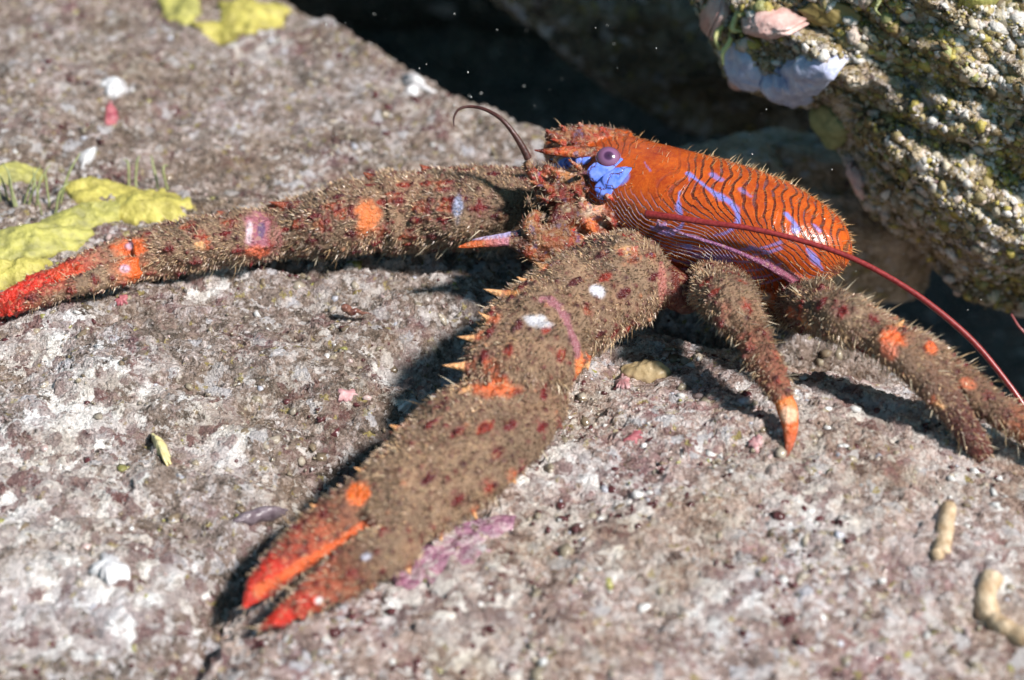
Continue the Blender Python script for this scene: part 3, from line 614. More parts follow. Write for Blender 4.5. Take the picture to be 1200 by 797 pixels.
# blue bands, laid on the shell as 3-D lines
blue = np.zeros(nv)
for (a_, b_, r_) in [(716, 206, 0.14), (728, 208, 0.12), (712, 220, 0.10), (704, 200, 0.12)]:
    q = shoot(bvh, a_, b_)
    if q is not None: blue = np.maximum(blue, 1-sst(0.7, 1.0, np.linalg.norm(VX-q[0], axis=1)/r_))
EX[:, :3] = EX[:, :3]*(1-blue[:, None])+np.array((0.10, 0.14, 0.62))*blue[:, None]
def band(pl, wpx, a=1.0):
    P = []
    for (x, y) in smooth_poly(pl, 6):
        q = shoot(bvh, x, y)
        if q is not None and np.dot(q[0]-CAM, F) > bdepth(x, y)-1.2: P.append(q[0])
    if len(P) < 2: return
    P = np.array(P); best = np.full(nv, 9.0)
    for a0, b0 in zip(P[:-1], P[1:]):
        ab = b0-a0; L = ab@ab
        if L < 1e-9 or L > 0.2: continue
        t = np.clip(((VX-a0)@ab)/L, 0, 1); best = np.minimum(best, np.linalg.norm(VX-a0-t[:, None]*ab, axis=1))
    m = a*(1-sst(0.45, 1.25, best/(wpx*0.0115*np.clip(0.85+0.75*fbm(VX*5, 111, 3), 0.12, 2)))); np.maximum(blue, m, out=blue)
band([(806, 203), (822, 215), (840, 228), (856, 238), (864, 250), (866, 262)], 3.6); band([(808, 204), (808, 212)], 3.0, 0.7); band([(797, 224), (795, 236), (798, 250)], 3.6); band([(798, 250), (800, 262), (790, 272), (775, 272), (762, 266)], 3.0, 0.8)
band([(862, 262), (852, 272), (838, 276)], 3.0, 0.7); band([(920, 250), (930, 260), (934, 268)], 5.0); band([(835, 205), (845, 211)], 3.5, 0.7); band([(952, 262), (960, 270)], 5.0, 0.7)
band([(946, 292), (955, 302), (964, 316)], 3.4, 0.9); band([(788, 287), (800, 289), (808, 289)], 4.5, 0.95); band([(735, 272), (752, 280), (768, 284)], 2.4, 0.7); band([(880, 290), (900, 296)], 2.6, 0.6)
band([(812, 300), (840, 304), (870, 307), (900, 306)], 2.4, 0.75); band([(742, 296), (770, 303), (800, 307), (840, 314)], 2.0, 0.6); band([(755, 190), (762, 200)], 2.6, 0.5); band([(868, 222), (880, 230)], 2.6, 0.5)
for yy, w_ in ((286, 1.5), (293, 1.8), (311, 1.6), (320, 1.7), (328, 1.4)):
    band([(735+(yy-286)*0.7, yy-8), (765, yy+1), (800, yy+4+1.5*math.sin(yy)), (845, yy+7), (890, yy+5), (915, yy-2)], w_, 0.6)
vattr(body, 'tint', np.clip(EX[:, :3], 0, 1)); vattr(body, 'shell', np.clip(EX[:, 3], 0, 1), 'FLOAT'); vattr(body, 'phase', phase, 'FLOAT'); vattr(body, 'blue', blue, 'FLOAT'); vattr(body, 'dens', dens, 'FLOAT')
vattr(body, 'fuzz', EX[:, 4], 'FLOAT'); vattr(body, 'flank', wf, 'FLOAT')

m = NT('lobster_skin')
tint = m.attr('tint')['Color']; sh = m.attr('shell')['Fac']; ph = m.attr('phase')['Fac']; bl = m.attr('blue')['Fac']; den = m.attr('dens')['Fac']; fl = m.attr('flank')['Fac']
n1 = m.noise(4, 5, 0.65)[0]; n2 = m.noise(28, 4, 0.7)[0]; dv, cv = m.vor(22)
wob = ph
f = m.math('FRACT', m.math('MULTIPLY', wob, 7.8)); tri_ = m.math('ABSOLUTE', m.math('SUBTRACT', f, 0.5))     # 0 mid scale .. 0.5 on the groove
groove = m.math('MULTIPLY', m.rng(tri_, 0.30, 0.43), m.rng(den, 0.25, 0.9, 0.0, 1.0))
grey = m.math('MULTIPLY', m.rng(tri_, 0.37, 0.45), m.rng(fl, 0.1, 0.6, 0.0, 1.0))
orange = m.mix(m.rng(n1, 0.35, 0.7), (0.50, 0.088, 0.008), (0.25, 0.024, 0.005)); orange = m.mix(m.rng(n2, 0.5, 0.8, 0, 0.5), orange, (0.62, 0.18, 0.025))
orange = m.mix(m.math('MULTIPLY', m.rng(dv, 0.0, 0.25, 1.0, 0.0), m.math('MULTIPLY', m.rng(den, 0.9, 0.4), 0.5)), orange, (0.30, 0.03, 0.006))
c = m.mix(groove, orange, m.mix(m.rng(n1, 0.5, 0.62), (0.10, 0.016, 0.010), (0.17, 0.07, 0.09))); c = m.mix(grey, c, (0.46, 0.42, 0.62))
c = m.mix(m.math('MULTIPLY', bl, m.rng(n2, 0.25, 0.5, 0.75, 1.0)), c, (0.19, 0.20, 0.56))
fz_ = m.sepx(cv)
t2 = m.mix(m.rng(n2, 0.3, 0.7), m.mix(0.6, tint, (0.03, 0.02, 0.012), 'MULTIPLY'), tint); t2 = m.mix(m.rng(fz_[0], 0.86, 0.9, 0, 0.5), t2, (0.45, 0.30, 0.16))
t2 = m.mix(m.math('MULTIPLY', m.rng(m.attr('fuzz')['Fac'], 0.4, 0.8), m.rng(n2, 0.25, 0.7, 0.75, 0.25)), m.mix(0.35, t2, tint), m.mix(1.0, tint, (0.60, 0.50, 0.44), 'MULTIPLY'))  # skin under the fuzz darkened: painted shadow between the bristles
c = m.mix(m.math('MULTIPLY', m.rng(fz_[1], 0.85, 0.88, 0, 0.6), m.rng(m.attr('fuzz')['Fac'], 0.3, 0.8)), m.mix(sh, t2, c), m.mix(sh, (0.10, 0.03, 0.02), c))
h = m.math('SUBTRACT', m.math('MULTIPLY', m.math('POWER', f, 1.5), m.rng(den, 0.2, 0.9, 0.15, 0.6)), m.math('MULTIPLY', groove, 0.6)); h = m.math('MULTIPLY', h, sh); h = m.math('MULTIPLY_ADD', m.math('SUBTRACT', 1.0, sh), m.math('MULTIPLY_ADD', n2, 1.2, m.math('MULTIPLY', dv, -1.0)), h); h = m.math('MULTIPLY_ADD', n1, 0.5, m.math('MULTIPLY_ADD', n2, 0.18, h))
m.bump(h, 0.8, 0.028)
M_skin = m.fin(c, m.rng(m.attr('fuzz')['Fac'], 0.1, 0.7, 0.24, 0.65), 0.6, 0.0); me.materials.append(M_skin)

root = bpy.data.objects.new('squat_lobster', None); col.objects.link(root); root.location = tuple(above(860, 380, 0))
tag(root, 'orange and blue striped squat lobster with hairy brown claws standing on the rocks', 'squat lobster')
def adopt(o, p=root):
    o.parent = p; o.matrix_parent_inverse = p.matrix_world.inverted() if p is not root else __import__('mathutils').Matrix.Translation(-Vector(root.location)); return o
adopt(body)

# bristles
def hair(name, P, N, T, L, r, cols, lab=None, mat=None):
    n = len(P); a = np.cross(N, rng.normal(size=(n, 3))); a /= np.linalg.norm(a, axis=1)[:, None]; b = np.cross(N, a)
    mid = P+N*(L*0.55)[:, None]; bend = T*(L*0.25)[:, None]+rng.normal(0, 1, (n, 3))*(L*0.10)[:, None]
    V = np.zeros((n, 7, 3)); 
    for k in range(3):
        w_ = math.cos(k*2.0944)*a+math.sin(k*2.0944)*b
        V[:, k] = P-N*0.01+w_*r[:, None]; V[:, 3+k] = mid+bend*0.4+w_*(r*0.75)[:, None]
    V[:, 6] = P+N*L[:, None]+bend
    base = np.arange(n)[:, None]*7
    q = np.array([[0, 1, 4], [0, 4, 3], [1, 2, 5], [1, 5, 4], [2, 0, 3], [2, 3, 5], [3, 4, 6], [4, 5, 6], [5, 3, 6]])
    Fc = (base[:, :, None]+q[None]).reshape(-1, 3)
    HAIR.append((V.reshape(-1, 3), Fc, np.repeat(cols, 7, axis=0)))
HAIR = []
m = NT('bristle'); M_hair = m.fin(m.attr('tint')['Color'], 0.35, 0.5)
HC = np.array([(0.42, 0.305, 0.195), (0.32, 0.225, 0.145), (0.56, 0.38, 0.21), (0.15, 0.06, 0.04), (0.42, 0.31, 0.25), (0.66, 0.52, 0.38)])
fw = np.clip(EX[:, 4], 0, 1); fw = np.where(EX[:, 3] > 0.5, 0.0, fw); fw[fw < 0.12] = 0
N_H = 50000; ids = rng.choice(nv, N_H, p=fw/fw.sum()); P = VX[ids]+rng.normal(0, 0.006, (N_H, 3))
T_ = EX[ids, 5:8]; T_ /= np.linalg.norm(T_, axis=1)[:, None]+1e-6
N_ = NX[ids]+0.45*T_+rng.normal(0, 0.28, (N_H, 3)); N_ /= np.linalg.norm(N_, axis=1)[:, None]
tone = HC[rng.choice(6, N_H, p=[.28, .24, .10, .18, .14, .06])]*rng.uniform(0.7, 1.25, (N_H, 1))*(1+0.55*fbm(P*2.3, 160, 3)[:, None].clip(-0.8, 0.8))*np.array([1.0, 0.97, 0.98])
hair('bristles', P, N_, T_, rng.uniform(0.018, 0.058, N_H), rng.uniform(0.003, 0.0065, N_H), tone, mat=M_hair)
# long pale bristles, thickest on the walking legs
xx = VX[:, 0]; lw = fw*np.where(xx > 1.9, 2.2, 0.55); N_H = 1700; ids = rng.choice(nv, N_H, p=lw/lw.sum()); P = VX[ids]
T_ = EX[ids, 5:8]; N_ = NX[ids]+0.35*T_/(np.linalg.norm(T_, axis=1)[:, None]+1e-6)+rng.normal(0, 0.2, (N_H, 3)); N_ /= np.linalg.norm(N_, axis=1)[:, None]
hair('bristles', P, N_, T_, 0.07+0.13*rng.random(N_H)**2, rng.uniform(0.0035, 0.006, N_H), np.array([(0.50, 0.38, 0.24), (0.62, 0.52, 0.38), (0.36, 0.23, 0.12)])[rng.integers(3, size=N_H)], mat=M_hair)
# short upright bristles on the shell
sw = (EX[:, 3] > 0.5)*np.where((uu > 2.4), 1.0, 0.35)*np.where(np.abs(vv) < 1.2, 1.0, 0.1); sw[(uu < 0.9) & (vv < 0.6)] *= 3.5
N_H = 520; ids = rng.choice(nv, N_H, p=sw/sw.sum()); P = VX[ids]; T_ = BT[kk[ids]]
N_ = NX[ids]+0.15*T_+rng.normal(0, 0.15, (N_H, 3)); N_ /= np.linalg.norm(N_, axis=1)[:, None]
hair('bristles', P, N_, T_, rng.uniform(0.04, 0.12, N_H), np.full(N_H, 0.0042), np.array([(0.70, 0.55, 0.34), (0.55, 0.35, 0.16)])[rng.integers(2, size=N_H)], mat=M_hair)

# fine fringe along the scale ridges of the shell
sw = (EX[:, 3] > 0.5)*(frac_ > 0.80)*(dens > 0.5)*(vv > -0.9)*(np.abs(vv) < 1.6); N_H = 3800; ids = rng.choice(nv, N_H, p=sw/sw.sum()); P = VX[ids]; T_ = BT[kk[ids]]
N_ = 0.8*NX[ids]+0.9*T_+rng.normal(0, 0.2, (N_H, 3)); N_ /= np.linalg.norm(N_, axis=1)[:, None]
hair('bristles', P, N_, T_, rng.uniform(0.02, 0.045, N_H), np.full(N_H, 0.0022), np.array([(0.55, 0.28, 0.10), (0.42, 0.16, 0.06)])[rng.integers(2, size=N_H)], mat=M_hair)
off_ = np.cumsum([0]+[len(h_[0]) for h_ in HAIR])
ho = mesh_obj('bristles', np.concatenate([h_[0] for h_ in HAIR]), np.concatenate([h_[1]+o_ for h_, o_ in zip(HAIR, off_)]), M_hair, smooth=False)
vattr(ho, 'tint', np.concatenate([h_[2] for h_ in HAIR])); adopt(ho); tag(ho, kind='stuff')
# eyes on blue stalks
def on_body(px, py, off=0.0):
    q = shoot(bvh, px, py); return q[0]-ray(px, py)/np.linalg.norm(ray(px, py))*off
m = NT('blue_stalk'); dv, cv = m.vor(3.5, m.vadd(m.tc, m.noise(5, 4)[1], 0.35), 'DISTANCE_TO_EDGE'); nb_ = m.noise(10, 4)[0]
m.bump(m.math('MULTIPLY_ADD', nb_, 0.3, m.rng(dv, 0.0, 0.08)), 0.5, 0.012)
M_blue = m.fin(m.mix(m.rng(dv, 0.012, 0.035), (0.08, 0.03, 0.05), m.mix(m.rng(nb_, 0.35, 0.65), (0.07, 0.15, 0.66), (0.20, 0.28, 0.78))), 0.25, 0.5)
m = NT('eye_surface'); nr = m.noise(9, 3)[0]
vz = m.attr('ring')['Fac']
M_eye = m.fin(m.ramp(vz, [(0.0, (0.03, 0.01, 0.03)), (0.20, (0.06, 0.02, 0.06)), (0.30, (0.20, 0.09, 0.18)), (0.60, (0.17, 0.06, 0.12)), (0.74, (0.08, 0.025, 0.05)), (0.86, (0.42, 0.34, 0.52)), (1.0, (0.42, 0.32, 0.55))]), 0.12, 0.6, 0.6)
def fuse(V, Fc, vox, it=3):
    t_ = mesh_obj('tmp', V, Fc); d_ = t_.modifiers.new('r', 'REMESH'); d_.mode = 'VOXEL'; d_.voxel_size = vox
    s_ = t_.modifiers.new('s', 'SMOOTH'); s_.iterations = it; s_.factor = 0.5
    me_ = bpy.data.meshes.new_from_object(t_.evaluated_get(bpy.context.evaluated_depsgraph_get())); bpy.data.objects.remove(t_)
    me_.polygons.foreach_set('use_smooth', np.ones(len(me_.polygons), bool)); return me_
def stalk(lobes):
    mb = MB()
    for (a_, b_, rx, ry) in lobes:
        c = on_body(a_, b_, -0.01); s = pxsize(c); V, Fc = blob((0, 0, 0), (rx*s, ry*s, 0.04), basis(R+0.3*U, -F+0.3*U+0.1*R), 4, 0.07, 1.7, a_); mb.add(V+c, Fc, (1, 1, 1))
    V, Fc, C = mb.arr(); me_ = fuse(V, Fc, 0.010, 14); me_.materials.append(M_blue)
    o = bpy.data.objects.new('eye_stalk', me_); col.objects.link(o); return adopt(o)
near_stalk = stalk([(712, 199, 25, 16), (726, 208, 22, 13), (714, 218, 18, 12), (709, 227, 11, 8)])
ec = on_body(713, 186, 0.03); ax = -F+0.22*U-0.12*R; ax /= np.linalg.norm(ax)
bm = bmesh.new(); bmesh.ops.create_uvsphere(bm, u_segments=48, v_segments=36, radius=1); V = np.array([v.co[:] for v in bm.verts]); Fc = [tuple(v.index for v in f.verts) for f in bm.faces]; bm.free()
BB = basis(R, ax); ringv = np.arccos(np.clip(V[:, 2], -1, 1))/(math.pi/2)*0.98
V = V*np.array([0.150, 0.140, 0.10]); V = V @ BB
eo = mesh_obj('eye', V+ec+ax*0.02, Fc, M_eye, parent=near_stalk); vattr(eo, 'ring', ringv, 'FLOAT')
stalk([(672, 188, 14, 8), (662, 193, 10, 8), (684, 186, 11, 8)])

# antennae and antennule
def whip(name, pts, mat, cols=None, n=16):
    A = resamp([[*D(p[0], p[1], p[2]), p[3]*0.01] for p in pts], n); V, Fc, C = tube(A[:, :3], A[:, 3], 8); return adopt(mesh_obj(name, V, Fc, mat))
m = NT('antenna_surface'); dv = m.noise(30, 3)[0]
M_ant = m.fin(m.mix(m.rng(dv, 0.35, 0.65), (0.15, 0.012, 0.012), (0.27, 0.03, 0.03)), 0.35, 0.5, 0.1)
M_dark = plain('antennule_surface', (0.035, 0.012, 0.010), (0.08, 0.025, 0.02), 20, 0.35)
d0 = bdepth(760, 250)-0.98
whip('antenna', [(757, 251, d0, 5.0), (790, 255, d0-0.15, 4.2), (830, 261, d0-0.25, 3.6), (880, 268, d0-0.35, 3.3), (935, 281, d0-0.45, 3.3), (990, 299, d0-0.55, 3.3), (1040, 324, d0-0.65, 3.4), (1090, 357, d0-0.75, 3.6), (1140, 400, d0-0.85, 3.6), (1180, 448, d0-0.95, 3.3), (1206, 486, d0-1.0, 4.0), (1240, 540, d0-1.1, 3.2), (1262, 590, d0-1.2, 1.2)], M_ant)
whip('antenna', [(1262, 420, 21.8, 2.2), (1215, 400, 21.7, 1.9), (1196, 385, 21.7, 1.7), (1185, 368, 21.7, 1.1)], M_ant)
d1 = hd-0.95
whip('antennule', [(619, 186, d1, 4.6), (612, 172, d1-0.05, 4.0), (601, 155, d1-0.1, 3.2), (588, 140, d1-0.1, 2.7), (570, 129, d1-0.05, 2.2), (552, 125, d1, 1.9), (538, 128, d1, 1.6), (532, 138, d1, 1.3), (532, 148, d1, 0.7)], M_dark)

# ------------------------------------------------------------------ growths, shells and grit on the rocks
def tinted(name, rough, n_scale=40, bump=0.5, bd=0.01, spec=0.5, sss=0.0):
    m = NT(name); n = m.noise(n_scale, 3, 0.6)[0]; n2 = m.noise(n_scale*0.3, 3, 0.6)[0]
    c = m.mix(m.rng(n, 0.3, 0.8), m.mix(0.35, m.attr('tint')['Color'], (0.04, 0.03, 0.02)), m.attr('tint')['Color'])
    m.bump(m.math('MULTIPLY_ADD', n2, 1.5, n), bump, bd); return m.fin(c, rough, spec, 0.0, sss)
M_grit = tinted('grit_surface', 0.16, 30, 0.6, 0.012)
M_nod = tinted('nodule_surface', 0.42, 34, 1.0, 0.02)
ICO = {}
for s in (1, 2):
    bm = bmesh.new(); bmesh.ops.create_icosphere(bm, subdivisions=s, radius=1); bm.verts.ensure_lookup_table()
    ICO[s] = (np.array([v.co[:] for v in bm.verts]), np.array([[v.index for v in f.verts] for f in bm.faces])); bm.free()
def grains(name, P, N, rad, cols, mat, flat=0.6, sub=1, lab=None):
    n = len(P); B, Fi = ICO[sub]; nb_ = len(B)
    a = np.cross(N, rng.normal(size=(n, 3))); a /= np.linalg.norm(a, axis=1)[:, None]; b_ = np.cross(N, a)
    sc = rng.uniform(0.65, 1.45, (n, 3))
    J = B[None]*(1+0.55*vnoise(B[None]*1.3+rng.uniform(0, 50, (n, 1, 3)))[..., None]+0.10*rng.normal(size=(n, nb_, 1)).clip(-1.5, 1.5))
    V = P[:, None]+rad[:, None, None]*(J[..., :1]*sc[:, None, :1]*a[:, None]+J[..., 1:2]*sc[:, None, 1:2]*b_[:, None]+J[..., 2:]*flat*sc[:, None, 2:]*N[:, None])
    Fc = (Fi[None]+(np.arange(n)*nb_)[:, None, None]).reshape(-1, 3)
    o = mesh_obj(name, V.reshape(-1, 3), Fc, mat); vattr(o, 'tint', np.repeat(cols, nb_, axis=0)); return tag(o, kind='stuff')
PAL_G = np.array([(0.40, 0.34, 0.27), (0.30, 0.25, 0.18), (0.20, 0.15, 0.10), (0.62, 0.60, 0.58), (0.48, 0.36, 0.34), (0.09, 0.022, 0.026), (0.30, 0.28, 0.09), (0.50, 0.50, 0.56), (0.72, 0.71, 0.70)])
def ground_grains(n, x0, x1, y0, y1, pw, rlo, rhi, seed_, right=None):
    X = rng.uniform(x0, x1, n); Y = rng.uniform(y0, y1, n)
    den = fbm(np.stack([X, Y, 0*X], -1)*1.3, seed_, 3)
    keep = (den+rng.normal(0, 0.35, n)) > -0.15
    isR = zR(X, Y) > zL(X, Y)
    if right is not None: keep &= (isR == right)
    keep &= -drop(X, Y) > -2.0
    X, Y = X[keep], Y[keep]; Z = ztop(X, Y); e = 0.08
    N = np.stack([(ztop(X-e, Y)-ztop(X+e, Y))/(2*e), (ztop(X, Y-e)-ztop(X, Y+e))/(2*e), np.ones(len(X))], 1); N /= np.linalg.norm(N, axis=1)[:, None]
    rad = rlo*(rhi/rlo)**(rng.random(len(X))**2.2)
    ci = rng.choice(9, len(X), p=pw); mz = fbm(np.stack([X, Y, 0*X], -1)*0.9, 77, 3)
    ci = np.where((mz > 0.35) & (rng.random(len(X)) < 0.5), 5, ci)
    cc = PAL_G[ci]*rng.uniform(0.75, 1.15, (len(X), 1))
    return np.stack([X, Y, Z], 1)+N*(0.010-0.20*rad)[:, None], N, rad, cc
g = ground_grains(17000, -10, 6.5, -7.5, 12, [.22, .26, .18, .08, .06, .09, .06, .04, .01], 0.018, 0.075, 31, False)
grains('grit', *g, M_grit)
g = ground_grains(15000, -4.5, 9.5, -7.5, 3.5, [.27, .18, .08, .17, .12, .06, .04, .06, .02], 0.018, 0.070, 37, True)
grains('grit', *g, M_grit)
# nodules of the overhang
mv = OV.data; nV = len(mv.vertices); OVV = np.empty(nV*3, np.float32); mv.vertices.foreach_get('co', OVV); OVV = OVV.reshape(-1, 3).astype(float)
OVN = np.empty(nV*3, np.float32); mv.vertices.foreach_get('normal', OVN); OVN = OVN.reshape(-1, 3).astype(float)
opx = 600+2000*((OVV-CAM)@R)/((OVV-CAM)@F); opy = 398.5-2000*((OVV-CAM)@U)/((OVV-CAM)@F)
vis = (opx > 760) & (opx < 1300) & (opy > -120) & (opy < 420) & ((OVN*(CAM-OVV)).sum(1) > 0)
dn = fbm(OVV*1.6, 170, 3)+rng.normal(0, 0.3, nV); cand = np.nonzero(vis & (dn > -0.1))[0]
ids = rng.choice(cand, 12000, replace=False)
PAL_O = np.array([(0.46, 0.40, 0.30), (0.34, 0.27, 0.12), (0.42, 0.34, 0.08), (0.62, 0.58, 0.54), (0.24, 0.17, 0.07), (0.12, 0.085, 0.04), (0.52, 0.42, 0.36), (0.30, 0.30, 0.12)])
rad = 0.018*(0.095/0.018)**(rng.random(len(ids))**2.2)
zone = fbm(OVV[ids]*0.8, 175, 2)
ci = np.where(zone > 0.05, rng.choice(8, len(ids), p=[.26, .14, .08, .24, .08, .05, .12, .03]), rng.choice(8, len(ids), p=[.14, .22, .18, .05, .18, .12, .03, .08]))
grains('nodules', OVV[ids]+OVN[ids]*(0.05-0.25*rad)[:, None], OVN[ids], rad, PAL_O[ci]*rng.uniform(0.85, 1.45, (len(ids), 1)), M_nod, 0.5)

bvO = BVHTree.FromPolygons(OVV.tolist(), [tuple(p.vertices) for p in mv.polygons])
def shot(px, py):
    r = ray(px, py); r /= np.linalg.norm(r); h = bvO.ray_cast(Vector(CAM), Vector(r))
    return (np.array(h[0]), np.array(h[1])) if h[0] is not None else shot(px+(1020-px)*0.06, py+(60-py)*0.03)
def crust(name, px, py, rx, ry, ang_, thick, mat, label, cat, on='g', lump=0.35, group=None, seed_=None, lift=0.02, nseg=56, nr=22, parent=None):
    """a growth or shell hugging the rock: uneven outline, domed top; rx, ry in photo pixels on the surface"""
    sd_ = int(px*3+py) if seed_ is None else seed_
    p, n = hit(px, py) if on == 'g' else shot(px, py)
    if np.dot(n, CAM-p) < 0: n = -n
    s = pxsize(p); ca, sa = math.cos(math.radians(ang_)), math.sin(math.radians(ang_))
    kk_ = np.repeat(np.arange(1, nr+1), nseg)/nr; aa_ = np.tile(np.arange(nseg)*2*math.pi/nseg, nr)
    r_ = np.concatenate([[0], kk_]); a_ = np.concatenate([[0], aa_]); q0 = np.stack([np.cos(a_)*1.4+sd_, np.sin(a_)*1.4, 0*a_+sd_*0.37], 1)
    ol = np.clip(1+lump*(0.8*vnoise(q0)+0.55*vnoise(q0*2.7+5)+0.3*vnoise(q0*6+9)), 0.35, 2)
    u_, v_ = r_*rx*ol*np.cos(a_), r_*ry*ol*np.sin(a_); X_, Y_ = px+u_*ca+v_*sa, py-u_*sa+v_*ca
    r0 = F[None]+R[None]*((X_-600)/2000)[:, None]+U[None]*((398.5-Y_)/2000)[:, None]
    t_ = np.dot(p-CAM, n)/(r0@n); Q_ = CAM+r0*t_[:, None]; lim = 3*max(rx, ry)*s+0.3; dl = np.linalg.norm(Q_-p, axis=1)
    Q_ = np.where((dl > lim)[:, None], p+(Q_-p)*(lim/np.maximum(dl, 1e-6))[:, None], Q_)
    if on == 'g': Q_[:, 2] = ztop(Q_[:, 0], Q_[:, 1])
    else: Q_ = 0.55*Q_+0.45*np.array([bvO.find_nearest(Vector(q))[0] for q in Q_])
    hg = thick*np.clip(1-r_**2.2, 0, 1)**0.6*(1+(0.4 if on == 'g' else 0.35)*fbm(Q_*3.0+sd_, sd_, 2)+(0.10 if on == 'g' else 0.08)*fbm(Q_*11+sd_, sd_+4, 2)) + lift
    hg = np.where(r_ < 0.999, hg, -0.05 if on == 'g' else -0.25)
    V = list(Q_+n*hg[:, None])
    Fc = [(0, 1+j, 1+(j+1) % nseg) for j in range(nseg)]
    for k in range(nr-1):
        for j in range(nseg):
            a0 = 1+k*nseg+j; a1 = 1+k*nseg+(j+1) % nseg; Fc.append((a0, a0+nseg, a1+nseg, a1))
    V.append(p-n*0.15); Fc += [(len(V)-1, 1+(nr-1)*nseg+(j+1) % nseg, 1+(nr-1)*nseg+j) for j in range(nseg)]
    o = mesh_obj(name, V, Fc, mat)
    if parent is None: tag(o, label, cat, group)
    else: o.parent = parent
    return o
M_yel = plain('yellow_sponge', (0.26, 0.22, 0.05), (0.48, 0.42, 0.10), 5, 0.6, 0.9, 0.05)
M_ygr = plain('green_yellow_sponge', (0.20, 0.19, 0.06), (0.42, 0.39, 0.10), 5, 0.6, 0.9, 0.05)
M_white = plain('white_crust', (0.35, 0.33, 0.34), (0.66, 0.65, 0.66), 7, 0.4, 0.8, 0.03)
M_red = plain('crimson_crust', (0.24, 0.04, 0.06), (0.42, 0.15, 0.16), 9, 0.45, 0.6, 0.02)
M_pnk = plain('pink_crust', (0.32, 0.12, 0.13), (0.50, 0.32, 0.32), 9, 0.5, 0.6, 0.02)
M_mag = rock_material('magenta_crust', [(0.20, 0.06, 0.14), (0.36, 0.13, 0.25), (0.46, 0.26, 0.34), (0.62, 0.55, 0.58)], ((0.34, 0.08, 0.20), (0.5, 0.24, 0.36)), 0.05, 0.2, 0.03, 0.02, 8.0, seed=3.0)
M_lav = plain('lavender_sponge', (0.34, 0.37, 0.56), (0.56, 0.57, 0.72), 7, 0.45, 0.6, 0.04)
M_rose = plain('rose_crust', (0.55, 0.30, 0.27), (0.66, 0.48, 0.44), 8, 0.35, 0.6, 0.03)
M_tan = plain('tan_shell', (0.34, 0.24, 0.12), (0.50, 0.38, 0.22), 9, 0.4, 0.5, 0.02)
M_shy = plain('yellow_shell', (0.50, 0.42, 0.18), (0.62, 0.55, 0.30), 12, 0.35, 0.5, 0.02)
M_mau = plain('mauve_shell', (0.10, 0.07, 0.085), (0.20, 0.16, 0.18), 12, 0.3, 0.5, 0.02)
M_snl = plain('dark_snail_shell', (0.06, 0.015, 0.015), (0.22, 0.10, 0.07), 14, 0.2, 0.5, 0.02)
M_tube = plain('worm_tube_surface', (0.34, 0.22, 0.12), (0.58, 0.45, 0.31), 7, 0.45, 0.9, 0.04)
M_hyd = plain('hydroid_surface', (0.15, 0.17, 0.07), (0.30, 0.31, 0.14), 14, 0.5)
M_grn = plain('green_crust', (0.20, 0.23, 0.10), (0.34, 0.36, 0.17), 6, 0.5, 0.7, 0.04)

for a in [(294, 20, 38, 15, -8, 0.22, M_yel, 'yellow sponge lobe nearest the dark crevice on the top left slab'),
          (262, 43, 36, 15, -12, 0.22, M_yel, 'yellow sponge lobe just below the lobe by the dark crevice'),
          (212, 14, 20, 14, 10, 0.14, M_ygr, 'dull olive sponge patch left of the two yellow lobes by the crevice'),
          (116, 224, 36, 15, -10, 0.13, M_yel, 'bright yellow sponge lobe behind the far claw beside the green tuft'),
          (176, 240, 42, 13, -5, 0.14, M_yel, 'bright yellow sponge lobe touching the far claw, rightmost of the left edge cluster'),
          (92, 262, 46, 16, 18, 0.16, M_ygr, 'thin olive sponge sheet between the yellow lobes and the far claw'),
          (38, 288, 62, 24, 15, 0.22, M_ygr, 'wide greenish yellow sponge mound against the red tip of the far claw'),
          (14, 322, 40, 14, 20, 0.16, M_yel, 'small yellow sponge at the left picture edge above the red claw tip'),
          (18, 206, 30, 12, 0, 0.14, M_ygr, 'olive sponge patch at the left picture edge under the green tuft')]:
    crust('sponge', a[0], a[1], a[2]*1.15, a[3]*1.15, a[4], a[5]*0.85, a[6], a[7], 'sponge', group='yellow sponges on the left slab', lump=0.32)
for a in [(130, 104, 15, 9, -10, 0.12, M_white, 'white crust spot above the crimson spot on the left slab'),
          (104, 184, 11, 7, 20, 0.10, M_white, 'small white crust spot right above the yellow sponge cluster'),
          (488, 101, 24, 13, -25, 0.10, M_white, 'pale white crust patch on the slab beside the curled antennule'),
          (126, 668, 24, 18, 15, 0.07, M_white, 'large white crust lump on the lower left slab'),
          (131, 138, 8, 14, 5, 0.03, M_red, 'crimson crust spot below the white spot on the upper left slab'),
          (600, 127, 14, 8, -20, 0.06, M_red, 'crimson crust spot on the slab edge behind the head'),
          (142, 355, 9, 6, 0, 0.05, M_red, 'small crimson crust spot just under the far claw joint'),
          (408, 462, 14, 8, 10, 0.015, M_pnk, 'pink crust patch left of the dark hollow by the near claw'),
          (742, 514, 13, 7, 15, 0.02, M_red, 'crimson crust spot on the pale boulder between near claw and walking legs'),
          (730, 451, 8, 6, 10, 0.05, M_pnk, 'tiny pink crust spot by the tan oval shell'),
          (885, 520, 8, 7, 10, 0.015, M_pnk, 'pink crust spot just left of the orange leg tip'),
          (508, 655, 82, 28, 30, 0.05, M_mag, 'long magenta crust patch along the lower edge of the near claw')]:
    crust('crust', *a[:7], a[7], 'crust', lump=0.55)
crust('shell', 756, 437, 30, 10, 5, 0.10, M_tan, 'tan oval shell lying on the pale boulder beside the near claw arm', 'shell', lump=0.12)
crust('shell', 481, 475, 16, 6, 15, 0.10, M_white, 'small white shell chip at the dark hollow left of the near claw', 'shell', lump=0.3)
crust('shell', 190, 526, 20, 7, -60, 0.10, M_shy, 'narrow yellow shell chip on the left slab', 'shell', lump=0.25)
crust('shell', 302, 606, 34, 9, 12, 0.12, M_mau, 'dark mauve elongated shell left of the near claw fingers', 'shell', lump=0.2)
